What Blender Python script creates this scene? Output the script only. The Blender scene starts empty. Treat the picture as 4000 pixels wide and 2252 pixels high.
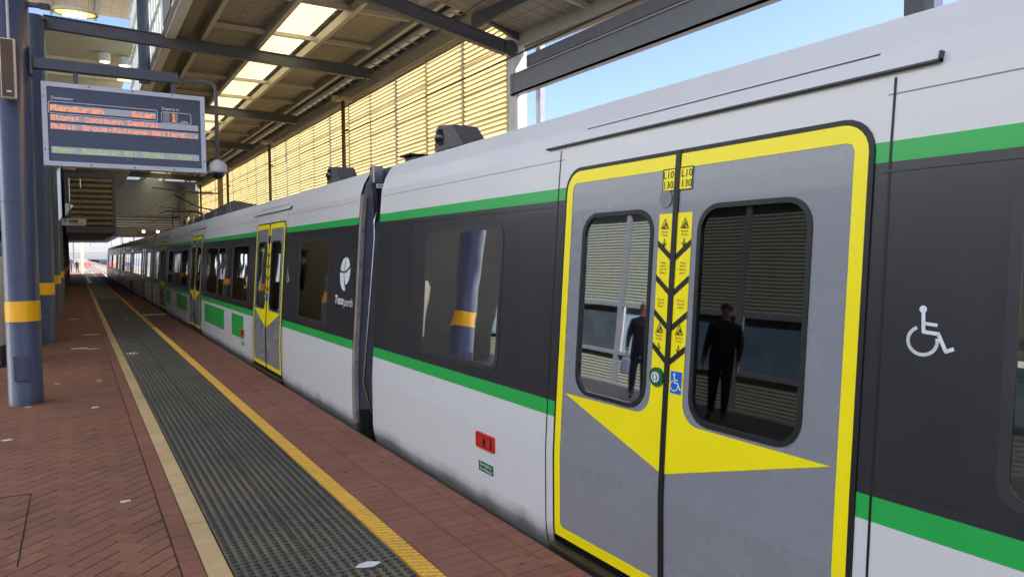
import bpy, bmesh, math, random
from mathutils import Vector, Matrix
from mathutils.geometry import tessellate_polygon
random.seed(7)
S = bpy.context.scene
COL = S.collection
R = math.radians
PI = math.pi

# ------------------------------------------------------------ camera, sky, sun, exposure
cam = bpy.data.objects.new('camera', bpy.data.cameras.new('camera')); COL.objects.link(cam)
cam.data.lens = 24.975; cam.data.sensor_width = 36; cam.data.clip_start = 0.05; cam.data.clip_end = 3000
MR = [[0.8522075, -0.0319799, 0.5222257], [-0.5231428, -0.0368194, 0.8514493], [-0.0080012, -0.9988101, -0.0481079]]
cam.matrix_world = Matrix(((MR[0][0], -MR[0][1], -MR[0][2], 0), (MR[1][0], -MR[1][1], -MR[1][2], 0),
                           (MR[2][0], -MR[2][1], -MR[2][2], 1.55), (0, 0, 0, 1)))
S.camera = cam
SUN_EL, SUN_AZ = 50, 128        # azimuth clockwise from the track direction (+Y): the sun stands behind the louvre wall
w = bpy.data.worlds.new('World'); S.world = w; w.use_nodes = True
nt = w.node_tree; bg = nt.nodes['Background']
sky = nt.nodes.new('ShaderNodeTexSky'); sky.sky_type = 'NISHITA'; sky.sun_disc = False
sky.sun_elevation = R(SUN_EL); sky.sun_rotation = R(SUN_AZ); sky.air_density = 0.8; sky.ozone_density = 6.0; sky.dust_density = 1.2
tm = nt.nodes.new('ShaderNodeMix'); tm.data_type = 'RGBA'; tm.blend_type = 'MULTIPLY'; tm.inputs[0].default_value = 1; tm.inputs[7].default_value = (1.07, .92, .97, 1)
nt.links.new(sky.outputs[0], tm.inputs[6]); nt.links.new(tm.outputs[2], bg.inputs[0]); bg.inputs[1].default_value = 0.105
sl = bpy.data.lights.new('sun', 'SUN'); sl.energy = 4.8; sl.angle = R(0.53); sl.color = (1, 0.955, 0.88)
so = bpy.data.objects.new('sun', sl); COL.objects.link(so)
sd = Vector((math.sin(R(SUN_AZ)) * math.cos(R(SUN_EL)), math.cos(R(SUN_AZ)) * math.cos(R(SUN_EL)), math.sin(R(SUN_EL))))
so.rotation_euler = sd.to_track_quat('Z', 'Y').to_euler()
S.view_settings.view_transform = 'Standard'; S.view_settings.look = 'None'; S.view_settings.gamma = 1
S.view_settings.exposure = 1.78
S.render.engine = 'CYCLES'
S.cycles.max_bounces = 10; S.cycles.diffuse_bounces = 5; S.cycles.transparent_max_bounces = 16

# ------------------------------------------------------------ materials
def lin(c):
    return tuple(((v / 255) / 12.92 if v / 255 <= 0.04045 else ((v / 255 + 0.055) / 1.055) ** 2.4) for v in c) + (1,)
MATS = {}
def mat(name, col, rough=0.6, metal=0.0, var=0.12, scale=6.0, bump=0.0, bscale=60.0, spec=0.5, stretch=(1, 1, 1), island=0.0, emit=0, coat=0, dirt=0.0):
    if name in MATS: return MATS[name]
    m = bpy.data.materials.new(name); m.use_nodes = True; MATS[name] = m
    t = m.node_tree; p = t.nodes['Principled BSDF']; N = t.nodes.new; L = t.links.new
    c = lin(col)
    p.inputs['Roughness'].default_value = rough; p.inputs['Metallic'].default_value = metal
    p.inputs['Specular IOR Level'].default_value = spec; p.inputs['Coat Weight'].default_value = coat
    tc = N('ShaderNodeTexCoord'); mp = N('ShaderNodeMapping'); mp.inputs['Scale'].default_value = stretch
    L(tc.outputs['Object'], mp.inputs[0])
    nz = N('ShaderNodeTexNoise'); nz.inputs['Scale'].default_value = scale; nz.inputs['Detail'].default_value = 6; nz.inputs['Roughness'].default_value = 0.65
    L(mp.outputs[0], nz.inputs[0])
    mx = N('ShaderNodeMix'); mx.data_type = 'RGBA'
    mx.inputs[6].default_value = tuple(v * (1 - var) for v in c[:3]) + (1,); mx.inputs[7].default_value = tuple(min(1, v * (1 + var)) for v in c[:3]) + (1,)
    rm = N('ShaderNodeMapRange'); rm.inputs[1].default_value = 0.3; rm.inputs[2].default_value = 0.7
    L(nz.outputs[0], rm.inputs[0]); L(rm.outputs[0], mx.inputs[0])
    out = mx.outputs[2]
    if island:
        g = N('ShaderNodeNewGeometry'); hs = N('ShaderNodeHueSaturation'); r2 = N('ShaderNodeMapRange')
        r2.inputs[3].default_value = 1 - island; r2.inputs[4].default_value = 1 + island
        L(g.outputs['Random Per Island'], r2.inputs[0]); L(r2.outputs[0], hs.inputs['Value']); L(out, hs.inputs['Color']); out = hs.outputs[0]
    if dirt:
        n2 = N('ShaderNodeTexNoise'); n2.inputs['Scale'].default_value = 1.3; n2.inputs['Detail'].default_value = 8; n2.inputs['Roughness'].default_value = 0.7
        L(tc.outputs['Object'], n2.inputs[0])
        r3 = N('ShaderNodeMapRange'); r3.inputs[1].default_value = 0.45; r3.inputs[2].default_value = 0.7; r3.inputs[4].default_value = dirt
        L(n2.outputs[0], r3.inputs[0])
        m2 = N('ShaderNodeMix'); m2.data_type = 'RGBA'; m2.inputs[7].default_value = (0.035, 0.03, 0.024, 1)
        L(r3.outputs[0], m2.inputs[0]); L(out, m2.inputs[6]); out = m2.outputs[2]
    L(out, p.inputs['Base Color'])
    rr = N('ShaderNodeMapRange'); rr.inputs[3].default_value = max(0, rough - 0.06); rr.inputs[4].default_value = min(1, rough + 0.08)
    L(nz.outputs[0], rr.inputs[0]); L(rr.outputs[0], p.inputs['Roughness'])
    if bump:
        b = N('ShaderNodeBump'); b.inputs['Strength'].default_value = bump; b.inputs['Distance'].default_value = 0.01
        n3 = N('ShaderNodeTexNoise'); n3.inputs['Scale'].default_value = bscale; n3.inputs['Detail'].default_value = 4
        L(mp.outputs[0], n3.inputs[0]); L(n3.outputs[0], b.inputs['Height']); L(b.outputs[0], p.inputs['Normal'])
    if emit:
        p.inputs['Emission Color'].default_value = c; p.inputs['Emission Strength'].default_value = emit
    return m

M_paint = mat('silver_white_paint', (212, 212, 212), 0.34, var=0.02, scale=1.5, coat=0.1)
M_paint2 = mat('grimy_skirt_paint', (212, 214, 216), 0.34, var=0.018, scale=5, stretch=(1, 2.5, .12), coat=0.05)
M_dark = mat('charcoal_paint', (44, 45, 50), 0.32, var=0.10, scale=4, stretch=(1, 1.6, .3), coat=0.05)
M_green = mat('green_vinyl', (36, 172, 78), 0.35, var=0.04)
M_dgrey = mat('door_grey_paint', (134, 138, 146), 0.26, var=0.025, scale=2.5, coat=0.3)
M_yel = mat('signal_yellow_vinyl', (255, 236, 12), 0.34, var=0.03)
M_black = mat('black_rubber', (22, 22, 25), 0.5, var=0.2)
M_white = mat('white_vinyl', (225, 230, 235), 0.4, var=0.02)
M_red = mat('red_plastic', (210, 34, 24), 0.4, var=0.06)
M_blue = mat('blue_vinyl', (20, 100, 200), 0.4, var=0.02)
M_signgreen = mat('label_green', (16, 100, 60), 0.5)
M_alu = mat('aluminium', (170, 172, 174), 0.35, metal=0.9, var=0.1)
M_chrome = mat('polished_steel', (200, 205, 212), 0.15, metal=1, var=0.05)
M_gritty = mat('dirty_frame_paint', (146, 136, 128), 0.55, var=0.25, scale=14, stretch=(1, 1, .2))
M_gang = mat('gangway_grey_panel', (118, 118, 124), 0.5, var=0.12)
M_roofgrey = mat('train_roof_grey', (150, 150, 150), 0.6, var=0.15)
M_housing = mat('roof_equipment_grey', (86, 84, 82), 0.6, var=0.25, scale=10)
M_under = mat('underframe_black', (30, 28, 26), 0.8, var=0.3)
M_colblue = mat('slate_blue_gloss_paint', (76, 82, 98), 0.36, var=0.09, scale=2, bump=0.05, bscale=5, coat=0.05, stretch=(1,1,.15), dirt=.22)
M_bandyel = mat('amber_band', (255, 180, 12), 0.3, var=0.05)
M_beam = mat('charcoal_beam_paint', (72, 74, 80), 0.45, var=0.12, scale=4)
M_beamol = mat('olive_box_beam', (112, 104, 80), 0.55, var=0.12)
M_purl = mat('galvanised_purlin', (168, 162, 150), 0.5, var=0.12, metal=0.1)
M_fascia = mat('eave_fascia', (168, 156, 132), 0.6, var=0.08)
M_cream = mat('cream_board', (196, 184, 152), 0.7, var=0.05)
M_wpost = mat('white_post_paint', (205, 205, 205), 0.5, var=0.1, scale=3)
M_brown = mat('brown_speaker_face', (88, 64, 44), 0.6, var=0.1)
M_tan = mat('cream_enamel', (200, 190, 165), 0.5)
M_galv = mat('galvanised_pipe', (92, 90, 90), 0.7, var=0.25, metal=0.0, scale=20)
M_dome = mat('weathered_white_housing', (188, 184, 176), 0.5, var=0.15, scale=12)
M_smoke = mat('smoked_dome', (20, 18, 20), 0.05, var=0.1)
M_sframe = mat('sign_frame_silver', (190, 194, 200), 0.45, var=0.05)
M_sface = mat('sign_face_slate', (62, 66, 80), 0.25, var=0.03)
M_strip = mat('led_strip_grey', (176, 176, 178), 0.5, var=0.05, emit=0.03)
M_line = mat('sign_line_white', (220, 222, 225), 0.5)
M_ledO = mat('led_orange', (255, 120, 20), 0.5, emit=0.5)
M_ledG = mat('led_green', (170, 215, 70), 0.5, emit=0.18)
M_brick = mat('red_clay_paver', (142, 98, 75), 0.7, var=0.12, scale=9, bump=0.3, bscale=220, island=0.11, dirt=0.25, spec=0.35)
M_brick2 = mat('red_edge_paver', (146, 98, 78), 0.72, var=0.12, scale=7, bump=0.25, bscale=200, island=0.08, dirt=0.25, spec=0.35)
M_mortar = mat('paver_joint', (48, 34, 30), 0.95, var=0.3, scale=30)
M_sand = mat('sandstone_strip', (210, 180, 126), 0.75, var=0.1, scale=8, bump=0.25, bscale=200, island=0.07, dirt=0.25)
M_ystrip = mat('yellow_paver', (228, 172, 52), 0.6, var=0.12, scale=10, bump=0.2, bscale=150, island=0.05, dirt=0.2)
M_yridge = mat('yellow_paver_ridge', (246, 204, 100), 0.5, var=0.1)
M_conc = mat('concrete', (150, 146, 138), 0.85, var=0.15, bump=0.2)
M_ballast = mat('ballast', (120, 110, 98), 0.95, var=0.4, scale=25, bump=1.0, bscale=40)
M_rail = mat('steel_rail', (170, 160, 150), 0.3, metal=0.8, var=0.2)
M_wire = mat('wire_black', (24, 22, 20), 0.6)
M_clad = mat('dark_cladding', (74, 78, 70), 0.6, var=0.15)
M_bridge = mat('grey_bridge_panel', (122, 130, 146), 0.6, var=0.08)
M_slat = mat('rust_slat', (150, 112, 84), 0.6, var=0.15)
M_olslat = mat('olive_louvre_slat', (130, 120, 84), 0.55, var=0.12)
M_leaf = mat('foliage', (70, 92, 48), 0.8, var=0.3, scale=3)
M_trunk = mat('bark', (96, 80, 62), 0.9, var=0.2)
M_asph = mat('asphalt', (70, 70, 72), 0.9, var=0.15)
M_skin = mat('skin', (150, 104, 82), 0.7)
M_paper = mat('white_paper', (225, 225, 222), 0.7, var=0.06, scale=40)
M_seat = mat('seat_fabric', (30, 84, 62), 0.8, var=0.2, scale=40)
M_inter = mat('interior_cream', (190, 194, 176), 0.5)
M_lampy = mat('lit_lamp_tube', (255, 206, 110), 0.5, emit=9)
M_lampw = mat('lit_downlight', (255, 244, 220), 0.5, emit=2.2)

def grime(m, z0, z1, col):
    t = m.node_tree; p = t.nodes['Principled BSDF']; N = t.nodes.new; L = t.links.new
    tc = N('ShaderNodeTexCoord'); sx = N('ShaderNodeSeparateXYZ'); L(tc.outputs['Object'], sx.inputs[0])
    n = N('ShaderNodeTexNoise'); n.inputs['Scale'].default_value = 3.5; n.inputs['Detail'].default_value = 8; mp = N('ShaderNodeMapping'); mp.inputs['Scale'].default_value = (1, 1, .25); L(tc.outputs['Object'], mp.inputs[0]); L(mp.outputs[0], n.inputs[0])
    a = N('ShaderNodeMath'); a.operation = 'MULTIPLY_ADD'; a.inputs[1].default_value = .16; L(n.outputs[0], a.inputs[0]); L(sx.outputs[2], a.inputs[2])
    r = N('ShaderNodeMapRange'); r.interpolation_type = 'SMOOTHSTEP'; r.inputs[1].default_value = z0 + .08; r.inputs[2].default_value = z1 + .08; r.inputs[3].default_value = .85; r.inputs[4].default_value = 0; L(a.outputs[0], r.inputs[0])
    src = p.inputs['Base Color'].links[0].from_socket; mx = N('ShaderNodeMix'); mx.data_type = 'RGBA'; mx.inputs[7].default_value = lin(col); L(r.outputs[0], mx.inputs[0]); L(src, mx.inputs[6]); L(mx.outputs[2], p.inputs['Base Color'])
grime(M_paint2, -.02, .13, (84, 80, 76))
grime(M_colblue, -.05, .16, (58, 54, 50))
def glass(name, tint, mixf, rough=0.02, ior=1.6, wav=0.25):
    m = bpy.data.materials.new(name); m.use_nodes = True; t = m.node_tree; t.nodes.clear(); N = t.nodes.new; L = t.links.new
    o = N('ShaderNodeOutputMaterial'); tr = N('ShaderNodeBsdfTransparent'); tr.inputs[0].default_value = tint + (1,)
    g = N('ShaderNodeBsdfGlossy'); g.inputs['Roughness'].default_value = rough; g.inputs[0].default_value = (.95, .97, 1, 1)
    f = N('ShaderNodeFresnel'); f.inputs[0].default_value = ior
    mt = N('ShaderNodeMath'); mt.operation = 'MULTIPLY_ADD'; mt.inputs[1].default_value = 1.0; mt.inputs[2].default_value = mixf; mt.use_clamp = True
    n = N('ShaderNodeTexNoise'); n.inputs['Scale'].default_value = 1.6; b = N('ShaderNodeBump'); b.inputs['Strength'].default_value = wav; b.inputs['Distance'].default_value = 0.01
    tc = N('ShaderNodeTexCoord'); L(tc.outputs['Object'], n.inputs[0]); L(n.outputs[0], b.inputs['Height']); L(b.outputs[0], g.inputs['Normal'])
    mx = N('ShaderNodeMixShader'); L(f.outputs[0], mt.inputs[0]); L(mt.outputs[0], mx.inputs[0]); L(tr.outputs[0], mx.inputs[1]); L(g.outputs[0], mx.inputs[2]); L(mx.outputs[0], o.inputs[0])
    return m
G_door = glass('dark_door_glass', (.10, .12, .11), 0.07, wav=0.06)
G_win = glass('tinted_window_glass', (.36, .42, .38), 0.05)
G_light = glass('pale_window_glass', (.68, .74, .72), 0.04)
G_pane = glass('clear_pane', (.85, .92, .95), 0.05)

def translucent(name, col, tcol, mixf=0.6):
    m = bpy.data.materials.new(name); m.use_nodes = True; t = m.node_tree; t.nodes.clear(); N = t.nodes.new; L = t.links.new
    o = N('ShaderNodeOutputMaterial'); d = N('ShaderNodeBsdfDiffuse'); tr = N('ShaderNodeBsdfTranslucent'); mx = N('ShaderNodeMixShader'); mx.inputs[0].default_value = mixf
    tc = N('ShaderNodeTexCoord'); mp = N('ShaderNodeMapping'); mp.inputs['Scale'].default_value = (1, .5, 3); L(tc.outputs['Object'], mp.inputs[0])
    n = N('ShaderNodeTexNoise'); n.inputs['Scale'].default_value = 2; n.inputs['Detail'].default_value = 8; L(mp.outputs[0], n.inputs[0])
    r = N('ShaderNodeMapRange'); r.inputs[1].default_value = .3; r.inputs[2].default_value = .75; r.inputs[3].default_value = 0.82; r.inputs[4].default_value = 1.08; L(n.outputs[0], r.inputs[0])
    for bs, c in ((d, col), (tr, tcol)):
        h = N('ShaderNodeHueSaturation'); h.inputs['Color'].default_value = lin(c); L(r.outputs[0], h.inputs['Value']); L(h.outputs[0], bs.inputs[0])
    L(d.outputs[0], mx.inputs[1]); L(tr.outputs[0], mx.inputs[2]); L(mx.outputs[0], o.inputs[0])
    return m
T_louvre = translucent('sunlit_translucent_sheet', (200, 184, 140), (220, 196, 136), 0.52)
T_ribshade = translucent('rib_shade_line', (70, 62, 42), (80, 66, 36), 0.4)  # shaded underside of each corrugation, put into the colour as a dark line
T_sky = translucent('rooflight_sheet', (225, 214, 170), (250, 236, 186), 0.66)

def foil():
    m = mat('roof_foil_blanket', (136, 128, 120), 0.55, var=0.38, scale=3, stretch=(.5, 7, 1), bump=1.0, bscale=5, metal=0.1)
    t = m.node_tree; p = t.nodes['Principled BSDF']; N = t.nodes.new; L = t.links.new
    tc = N('ShaderNodeTexCoord'); dn = N('ShaderNodeTexNoise'); dn.inputs['Scale'].default_value = 3
    vm = N('ShaderNodeVectorMath'); vm.operation = 'SCALE'; vm.inputs['Scale'].default_value = 0.05
    va = N('ShaderNodeVectorMath'); va.operation = 'ADD'
    L(tc.outputs['Object'], dn.inputs[0]); L(dn.outputs['Color'], vm.inputs[0]); L(tc.outputs['Object'], va.inputs[0]); L(vm.outputs[0], va.inputs[1])
    b = N('ShaderNodeTexBrick'); b.offset = 0; b.inputs['Scale'].default_value = 1; b.inputs['Brick Width'].default_value = .31; b.inputs['Row Height'].default_value = .31; b.inputs['Mortar Size'].default_value = .006
    L(va.outputs[0], b.inputs[0])
    src = p.inputs['Base Color'].links[0].from_socket
    mx = N('ShaderNodeMix'); mx.data_type = 'RGBA'; mx.inputs[7].default_value = (.06, .05, .04, 1)
    L(b.outputs['Fac'], mx.inputs[0]); L(src, mx.inputs[6]); L(mx.outputs[2], p.inputs['Base Color'])
    return m
M_foil = foil()
def tactile_mat():
    m = mat('black_rubber_tile', (96, 94, 86), 0.62, var=0.12, scale=12, spec=0.4)
    t = m.node_tree; p = t.nodes['Principled BSDF']; N = t.nodes.new; L = t.links.new
    tc = N('ShaderNodeTexCoord'); n = N('ShaderNodeTexNoise'); n.inputs['Scale'].default_value = 1.1; n.inputs['Detail'].default_value = 5
    L(tc.outputs['Object'], n.inputs[0]); r = N('ShaderNodeMapRange'); r.inputs[1].default_value = .36; r.inputs[2].default_value = .62; r.inputs[4].default_value = .75; L(n.outputs[0], r.inputs[0])
    src = p.inputs['Base Color'].links[0].from_socket
    mx = N('ShaderNodeMix'); mx.data_type = 'RGBA'; mx.inputs[7].default_value = lin((134, 120, 88)); L(r.outputs[0], mx.inputs[0]); L(src, mx.inputs[6]); L(mx.outputs[2], p.inputs['Base Color'])
    return m
M_tac = tactile_mat()
M_dometop = mat('black_rubber_dome', (62, 62, 58), 0.45, var=0.1, spec=0.5)

# ------------------------------------------------------------ object helpers
def obj(name, bm, m, parent=None, smooth=False):
    me = bpy.data.meshes.new(name)
    bm.normal_update(); bm.to_mesh(me); bm.free()
    for k in (m if isinstance(m, (list, tuple)) else [m]): me.materials.append(k)
    if smooth:
        for p in me.polygons: p.use_smooth = True
    o = bpy.data.objects.new(name, me); COL.objects.link(o)
    if parent: o.parent = parent
    return o
def tag(o, label=None, cat=None, group=None, kind=None):
    if label: o['label'] = label
    if cat: o['category'] = cat
    if group: o['group'] = group
    if kind: o['kind'] = kind
    return o
def thing(name, label, cat, loc=(0, 0, 0), rz=0, group=None):
    o = bpy.data.objects.new(name, None); COL.objects.link(o); o.location = loc; o.rotation_euler = (0, 0, rz)
    return tag(o, label, cat, group)
def copy_tree(o, parent=None):
    c = o.copy(); COL.objects.link(c); c.parent = parent
    for ch in [x for x in COL.objects if x.parent == o]: copy_tree(ch, c)
    return c
def box(bm, x0, x1, y0, y1, z0, z1, mi=0, bev=0):
    v = [bm.verts.new((x, y, z)) for x in (x0, x1) for y in (y0, y1) for z in (z0, z1)]
    fs = [bm.faces.new([v[i] for i in q]) for q in ((0, 1, 3, 2), (4, 6, 7, 5), (0, 4, 5, 1), (2, 3, 7, 6), (0, 2, 6, 4), (1, 5, 7, 3))]
    for f in fs: f.material_index = mi
    if bev:
        es = list({e for f in fs for e in f.edges})
        r = bmesh.ops.bevel(bm, geom=es, offset=bev, segments=2, affect='EDGES', profile=0.5)
        for f in r['faces']: f.material_index = mi
def B(*a, **k):
    bm = bmesh.new(); box(bm, *a, **k); return bm
def tube(bm, pts, r, n=10, mi=0, caps=True):
    pts = [Vector(p) for p in pts]; rr = r if isinstance(r, (list, tuple)) else [r] * len(pts); rings = []
    for i, p in enumerate(pts):
        d = (pts[min(i + 1, len(pts) - 1)] - pts[max(i - 1, 0)]).normalized()
        a = d.orthogonal().normalized() if abs(d.z) > .99 else d.cross(Vector((0, 0, 1))).normalized()
        b = d.cross(a)
        rings.append([bm.verts.new(p + (a * math.cos(2 * PI * k / n) + b * math.sin(2 * PI * k / n)) * rr[i]) for k in range(n)])
    for q, s in zip(rings, rings[1:]):
        for k in range(n):
            f = bm.faces.new((q[k], q[(k + 1) % n], s[(k + 1) % n], s[k])); f.material_index = mi; f.smooth = True
    if caps:
        for q in (rings[0], rings[-1]):
            f = bm.faces.new(q); f.material_index = mi
def lathe(bm, cx, cy, prof, n=24, mi=0):
    rings = [[bm.verts.new((cx + r * math.cos(2 * PI * k / n), cy + r * math.sin(2 * PI * k / n), z)) for k in range(n)] for r, z in prof]
    for q, s in zip(rings, rings[1:]):
        for k in range(n):
            f = bm.faces.new((q[k], q[(k + 1) % n], s[(k + 1) % n], s[k])); f.material_index = mi; f.smooth = True
    for q in (rings[0], rings[-1]): bm.faces.new(q).material_index = mi
def prism(bm, poly, axis, a, b, mi=0):
    # poly of 2-D points extruded along an axis between a and b
    def P(p, t):
        return {'y': (p[0], t, p[1]), 'x': (t, p[0], p[1]), 'z': (p[0], p[1], t)}[axis]
    va = [bm.verts.new(P(p, a)) for p in poly]; vb = [bm.verts.new(P(p, b)) for p in poly]; n = len(poly)
    fs = [bm.faces.new(va), bm.faces.new(vb[::-1])] + [bm.faces.new((va[i], vb[i], vb[(i + 1) % n], va[(i + 1) % n])) for i in range(n)]
    for f in fs: f.material_index = mi
def rrect(a0, a1, b0, b1, r, n=6):
    # rounded rectangle; r = radius or (bottom-left, bottom-right, top-right, top-left)
    rs = r if isinstance(r, (list, tuple)) else (r,) * 4; out = []
    for (cx, cy, q, st) in ((a0, b0, rs[0], 180), (a1, b0, rs[1], 270), (a1, b1, rs[2], 0), (a0, b1, rs[3], 90)):
        if q <= 0: out.append((cx, cy)); continue
        ox = cx + (q if cx == a0 else -q); oy = cy + (q if cy == b0 else -q)
        for k in range(n + 1):
            t = R(st + 90 * k / n); out.append((ox + q * math.cos(t), oy + q * math.sin(t)))
    return out
def flat(loops):
    vs = [[Vector((p[0], p[1], 0)) for p in l] for l in loops]
    tr = tessellate_polygon(vs); pts = [p for l in loops for p in l]
    return pts, tr
def stroke(pts, w_):
    # a thick open polyline as one polygon per segment with round-ish joints
    out = []
    for (a, b) in zip(pts, pts[1:]):
        d = Vector((b[0] - a[0], b[1] - a[1])); l = d.length or 1; n = Vector((-d.y, d.x)) / l * w_ / 2; e = d / l * w_ * 0.25
        out.append([(a[0] - e.x + n.x, a[1] - e.y + n.y), (b[0] + e.x + n.x, b[1] + e.y + n.y), (b[0] + e.x - n.x, b[1] + e.y - n.y), (a[0] - e.x - n.x, a[1] - e.y - n.y)])
    return out
def circ(cx, cy, r, n=20, r2=None):
    return [(cx + r * math.cos(2 * PI * k / n), cy + (r2 or r) * math.sin(2 * PI * k / n)) for k in range(n)]
_tc = {}
def text2d(s, size, align='LEFT', bold=0.0, shear=0.0):
    key = (s, size, align, bold, shear)
    if key in _tc: return _tc[key]
    cu = bpy.data.curves.new('lettering', 'FONT'); cu.body = s; cu.size = size; cu.align_x = align; cu.resolution_u = 2; cu.offset = bold; cu.shear = shear
    o = bpy.data.objects.new('lettering', cu); COL.objects.link(o)
    dg = bpy.context.evaluated_depsgraph_get(); me = bpy.data.meshes.new_from_object(o.evaluated_get(dg))
    r = ([(v.co.x, v.co.y) for v in me.vertices], [tuple(p.vertices) for p in me.polygons])
    bpy.data.objects.remove(o); bpy.data.curves.remove(cu); bpy.data.meshes.remove(me); _tc[key] = r
    return r

# ------------------------------------------------------------ train
PROF = [(-0.16, 2.19), (-0.06, 2.155), (0.0, 2.138), (0.05, 2.126), (0.12, 2.12), (0.5, 2.12), (0.76, 2.135), (1.85, 2.212), (2.1, 2.235), (2.2, 2.268), (2.315, 2.335)]
def XP(z):
    if z <= PROF[0][0]: return PROF[0][1]
    for (a, xa), (b, xb) in zip(PROF, PROF[1:]):
        if z <= b: return xa + (xb - xa) * (z - a) / (b - a)
    return PROF[-1][1]
XC = 3.42     # centre line of the train
class Side:
    """Collects flat shapes drawn in (y, z) and bends them onto the car's side; out = metres proud of the skin."""
    def __init__(s): s.bm = bmesh.new()
    def add(s, loops, out=0.0, mi=0, far=False, matf=None, cuts=(), rim=0.0, rim_mi=0, thick=0.0):
        pts, tr = flat(loops); b = bmesh.new()
        vs = [b.verts.new((0, p[0], p[1])) for p in pts]
        for t in tr:
            try: b.faces.new([vs[i] for i in t])
            except ValueError: pass
        zs = [p[1] for p in pts]; lo, hi = min(zs), max(zs)
        for zc in sorted({z for z, _ in PROF} | set(cuts)):
            if lo + 1e-4 < zc < hi - 1e-4:
                bmesh.ops.bisect_plane(b, geom=b.verts[:] + b.edges[:] + b.faces[:], plane_co=(0, 0, zc), plane_no=(0, 0, 1), dist=1e-5)
        for f in b.faces:
            c = f.calc_center_median(); f.material_index = matf(c.y, c.z) if matf else mi
        bound = [e for e in b.edges if len(e.link_faces) == 1]
        if rim or thick:
            d = rim or thick
            r = bmesh.ops.extrude_edge_only(b, edges=bound)
            nv = [v for v in r['geom'] if isinstance(v, bmesh.types.BMVert)]
            for f in r['geom']:
                if isinstance(f, bmesh.types.BMFace): f.material_index = rim_mi
            for v in nv: v.co.x += d
        for v in b.verts:
            x = XP(v.co.z) - out + v.co.x
            v.co.x = 2 * XC - x if far else x
        me = bpy.data.meshes.new('t'); b.to_mesh(me); b.free(); s.bm.from_mesh(me); bpy.data.meshes.remove(me)
    def raw(s, pts, faces, y0, z0, out, mi=0):
        vs = [s.bm.verts.new((XP(z0 + p[1]) - out, y0 - p[0], z0 + p[1])) for p in pts]
        for f in faces:
            try: s.bm.faces.new([vs[i] for i in f]).material_index = mi
            except ValueError: pass
    def text(s, st, size, y0, z0, out=.003, mi=0, align='CENTER', bold=0, shear=0):
        p, f = text2d(st, size, align, bold, shear); s.raw(p, f, y0, z0, out, mi)
    def polys(s, pl, y0, z0, out=.003, mi=0):
        # shapes in (right, up) as read from the platform
        for q in pl: s.add([[(y0 - a, z0 + b) for a, b in q]], out=out, mi=mi)
    def obj(s, name, m, parent, smooth=False):
        return obj(name, s.bm, m, parent, smooth)
ZG0, ZG1, ZH0, ZH1 = .692, .773, 1.832, 1.898

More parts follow.
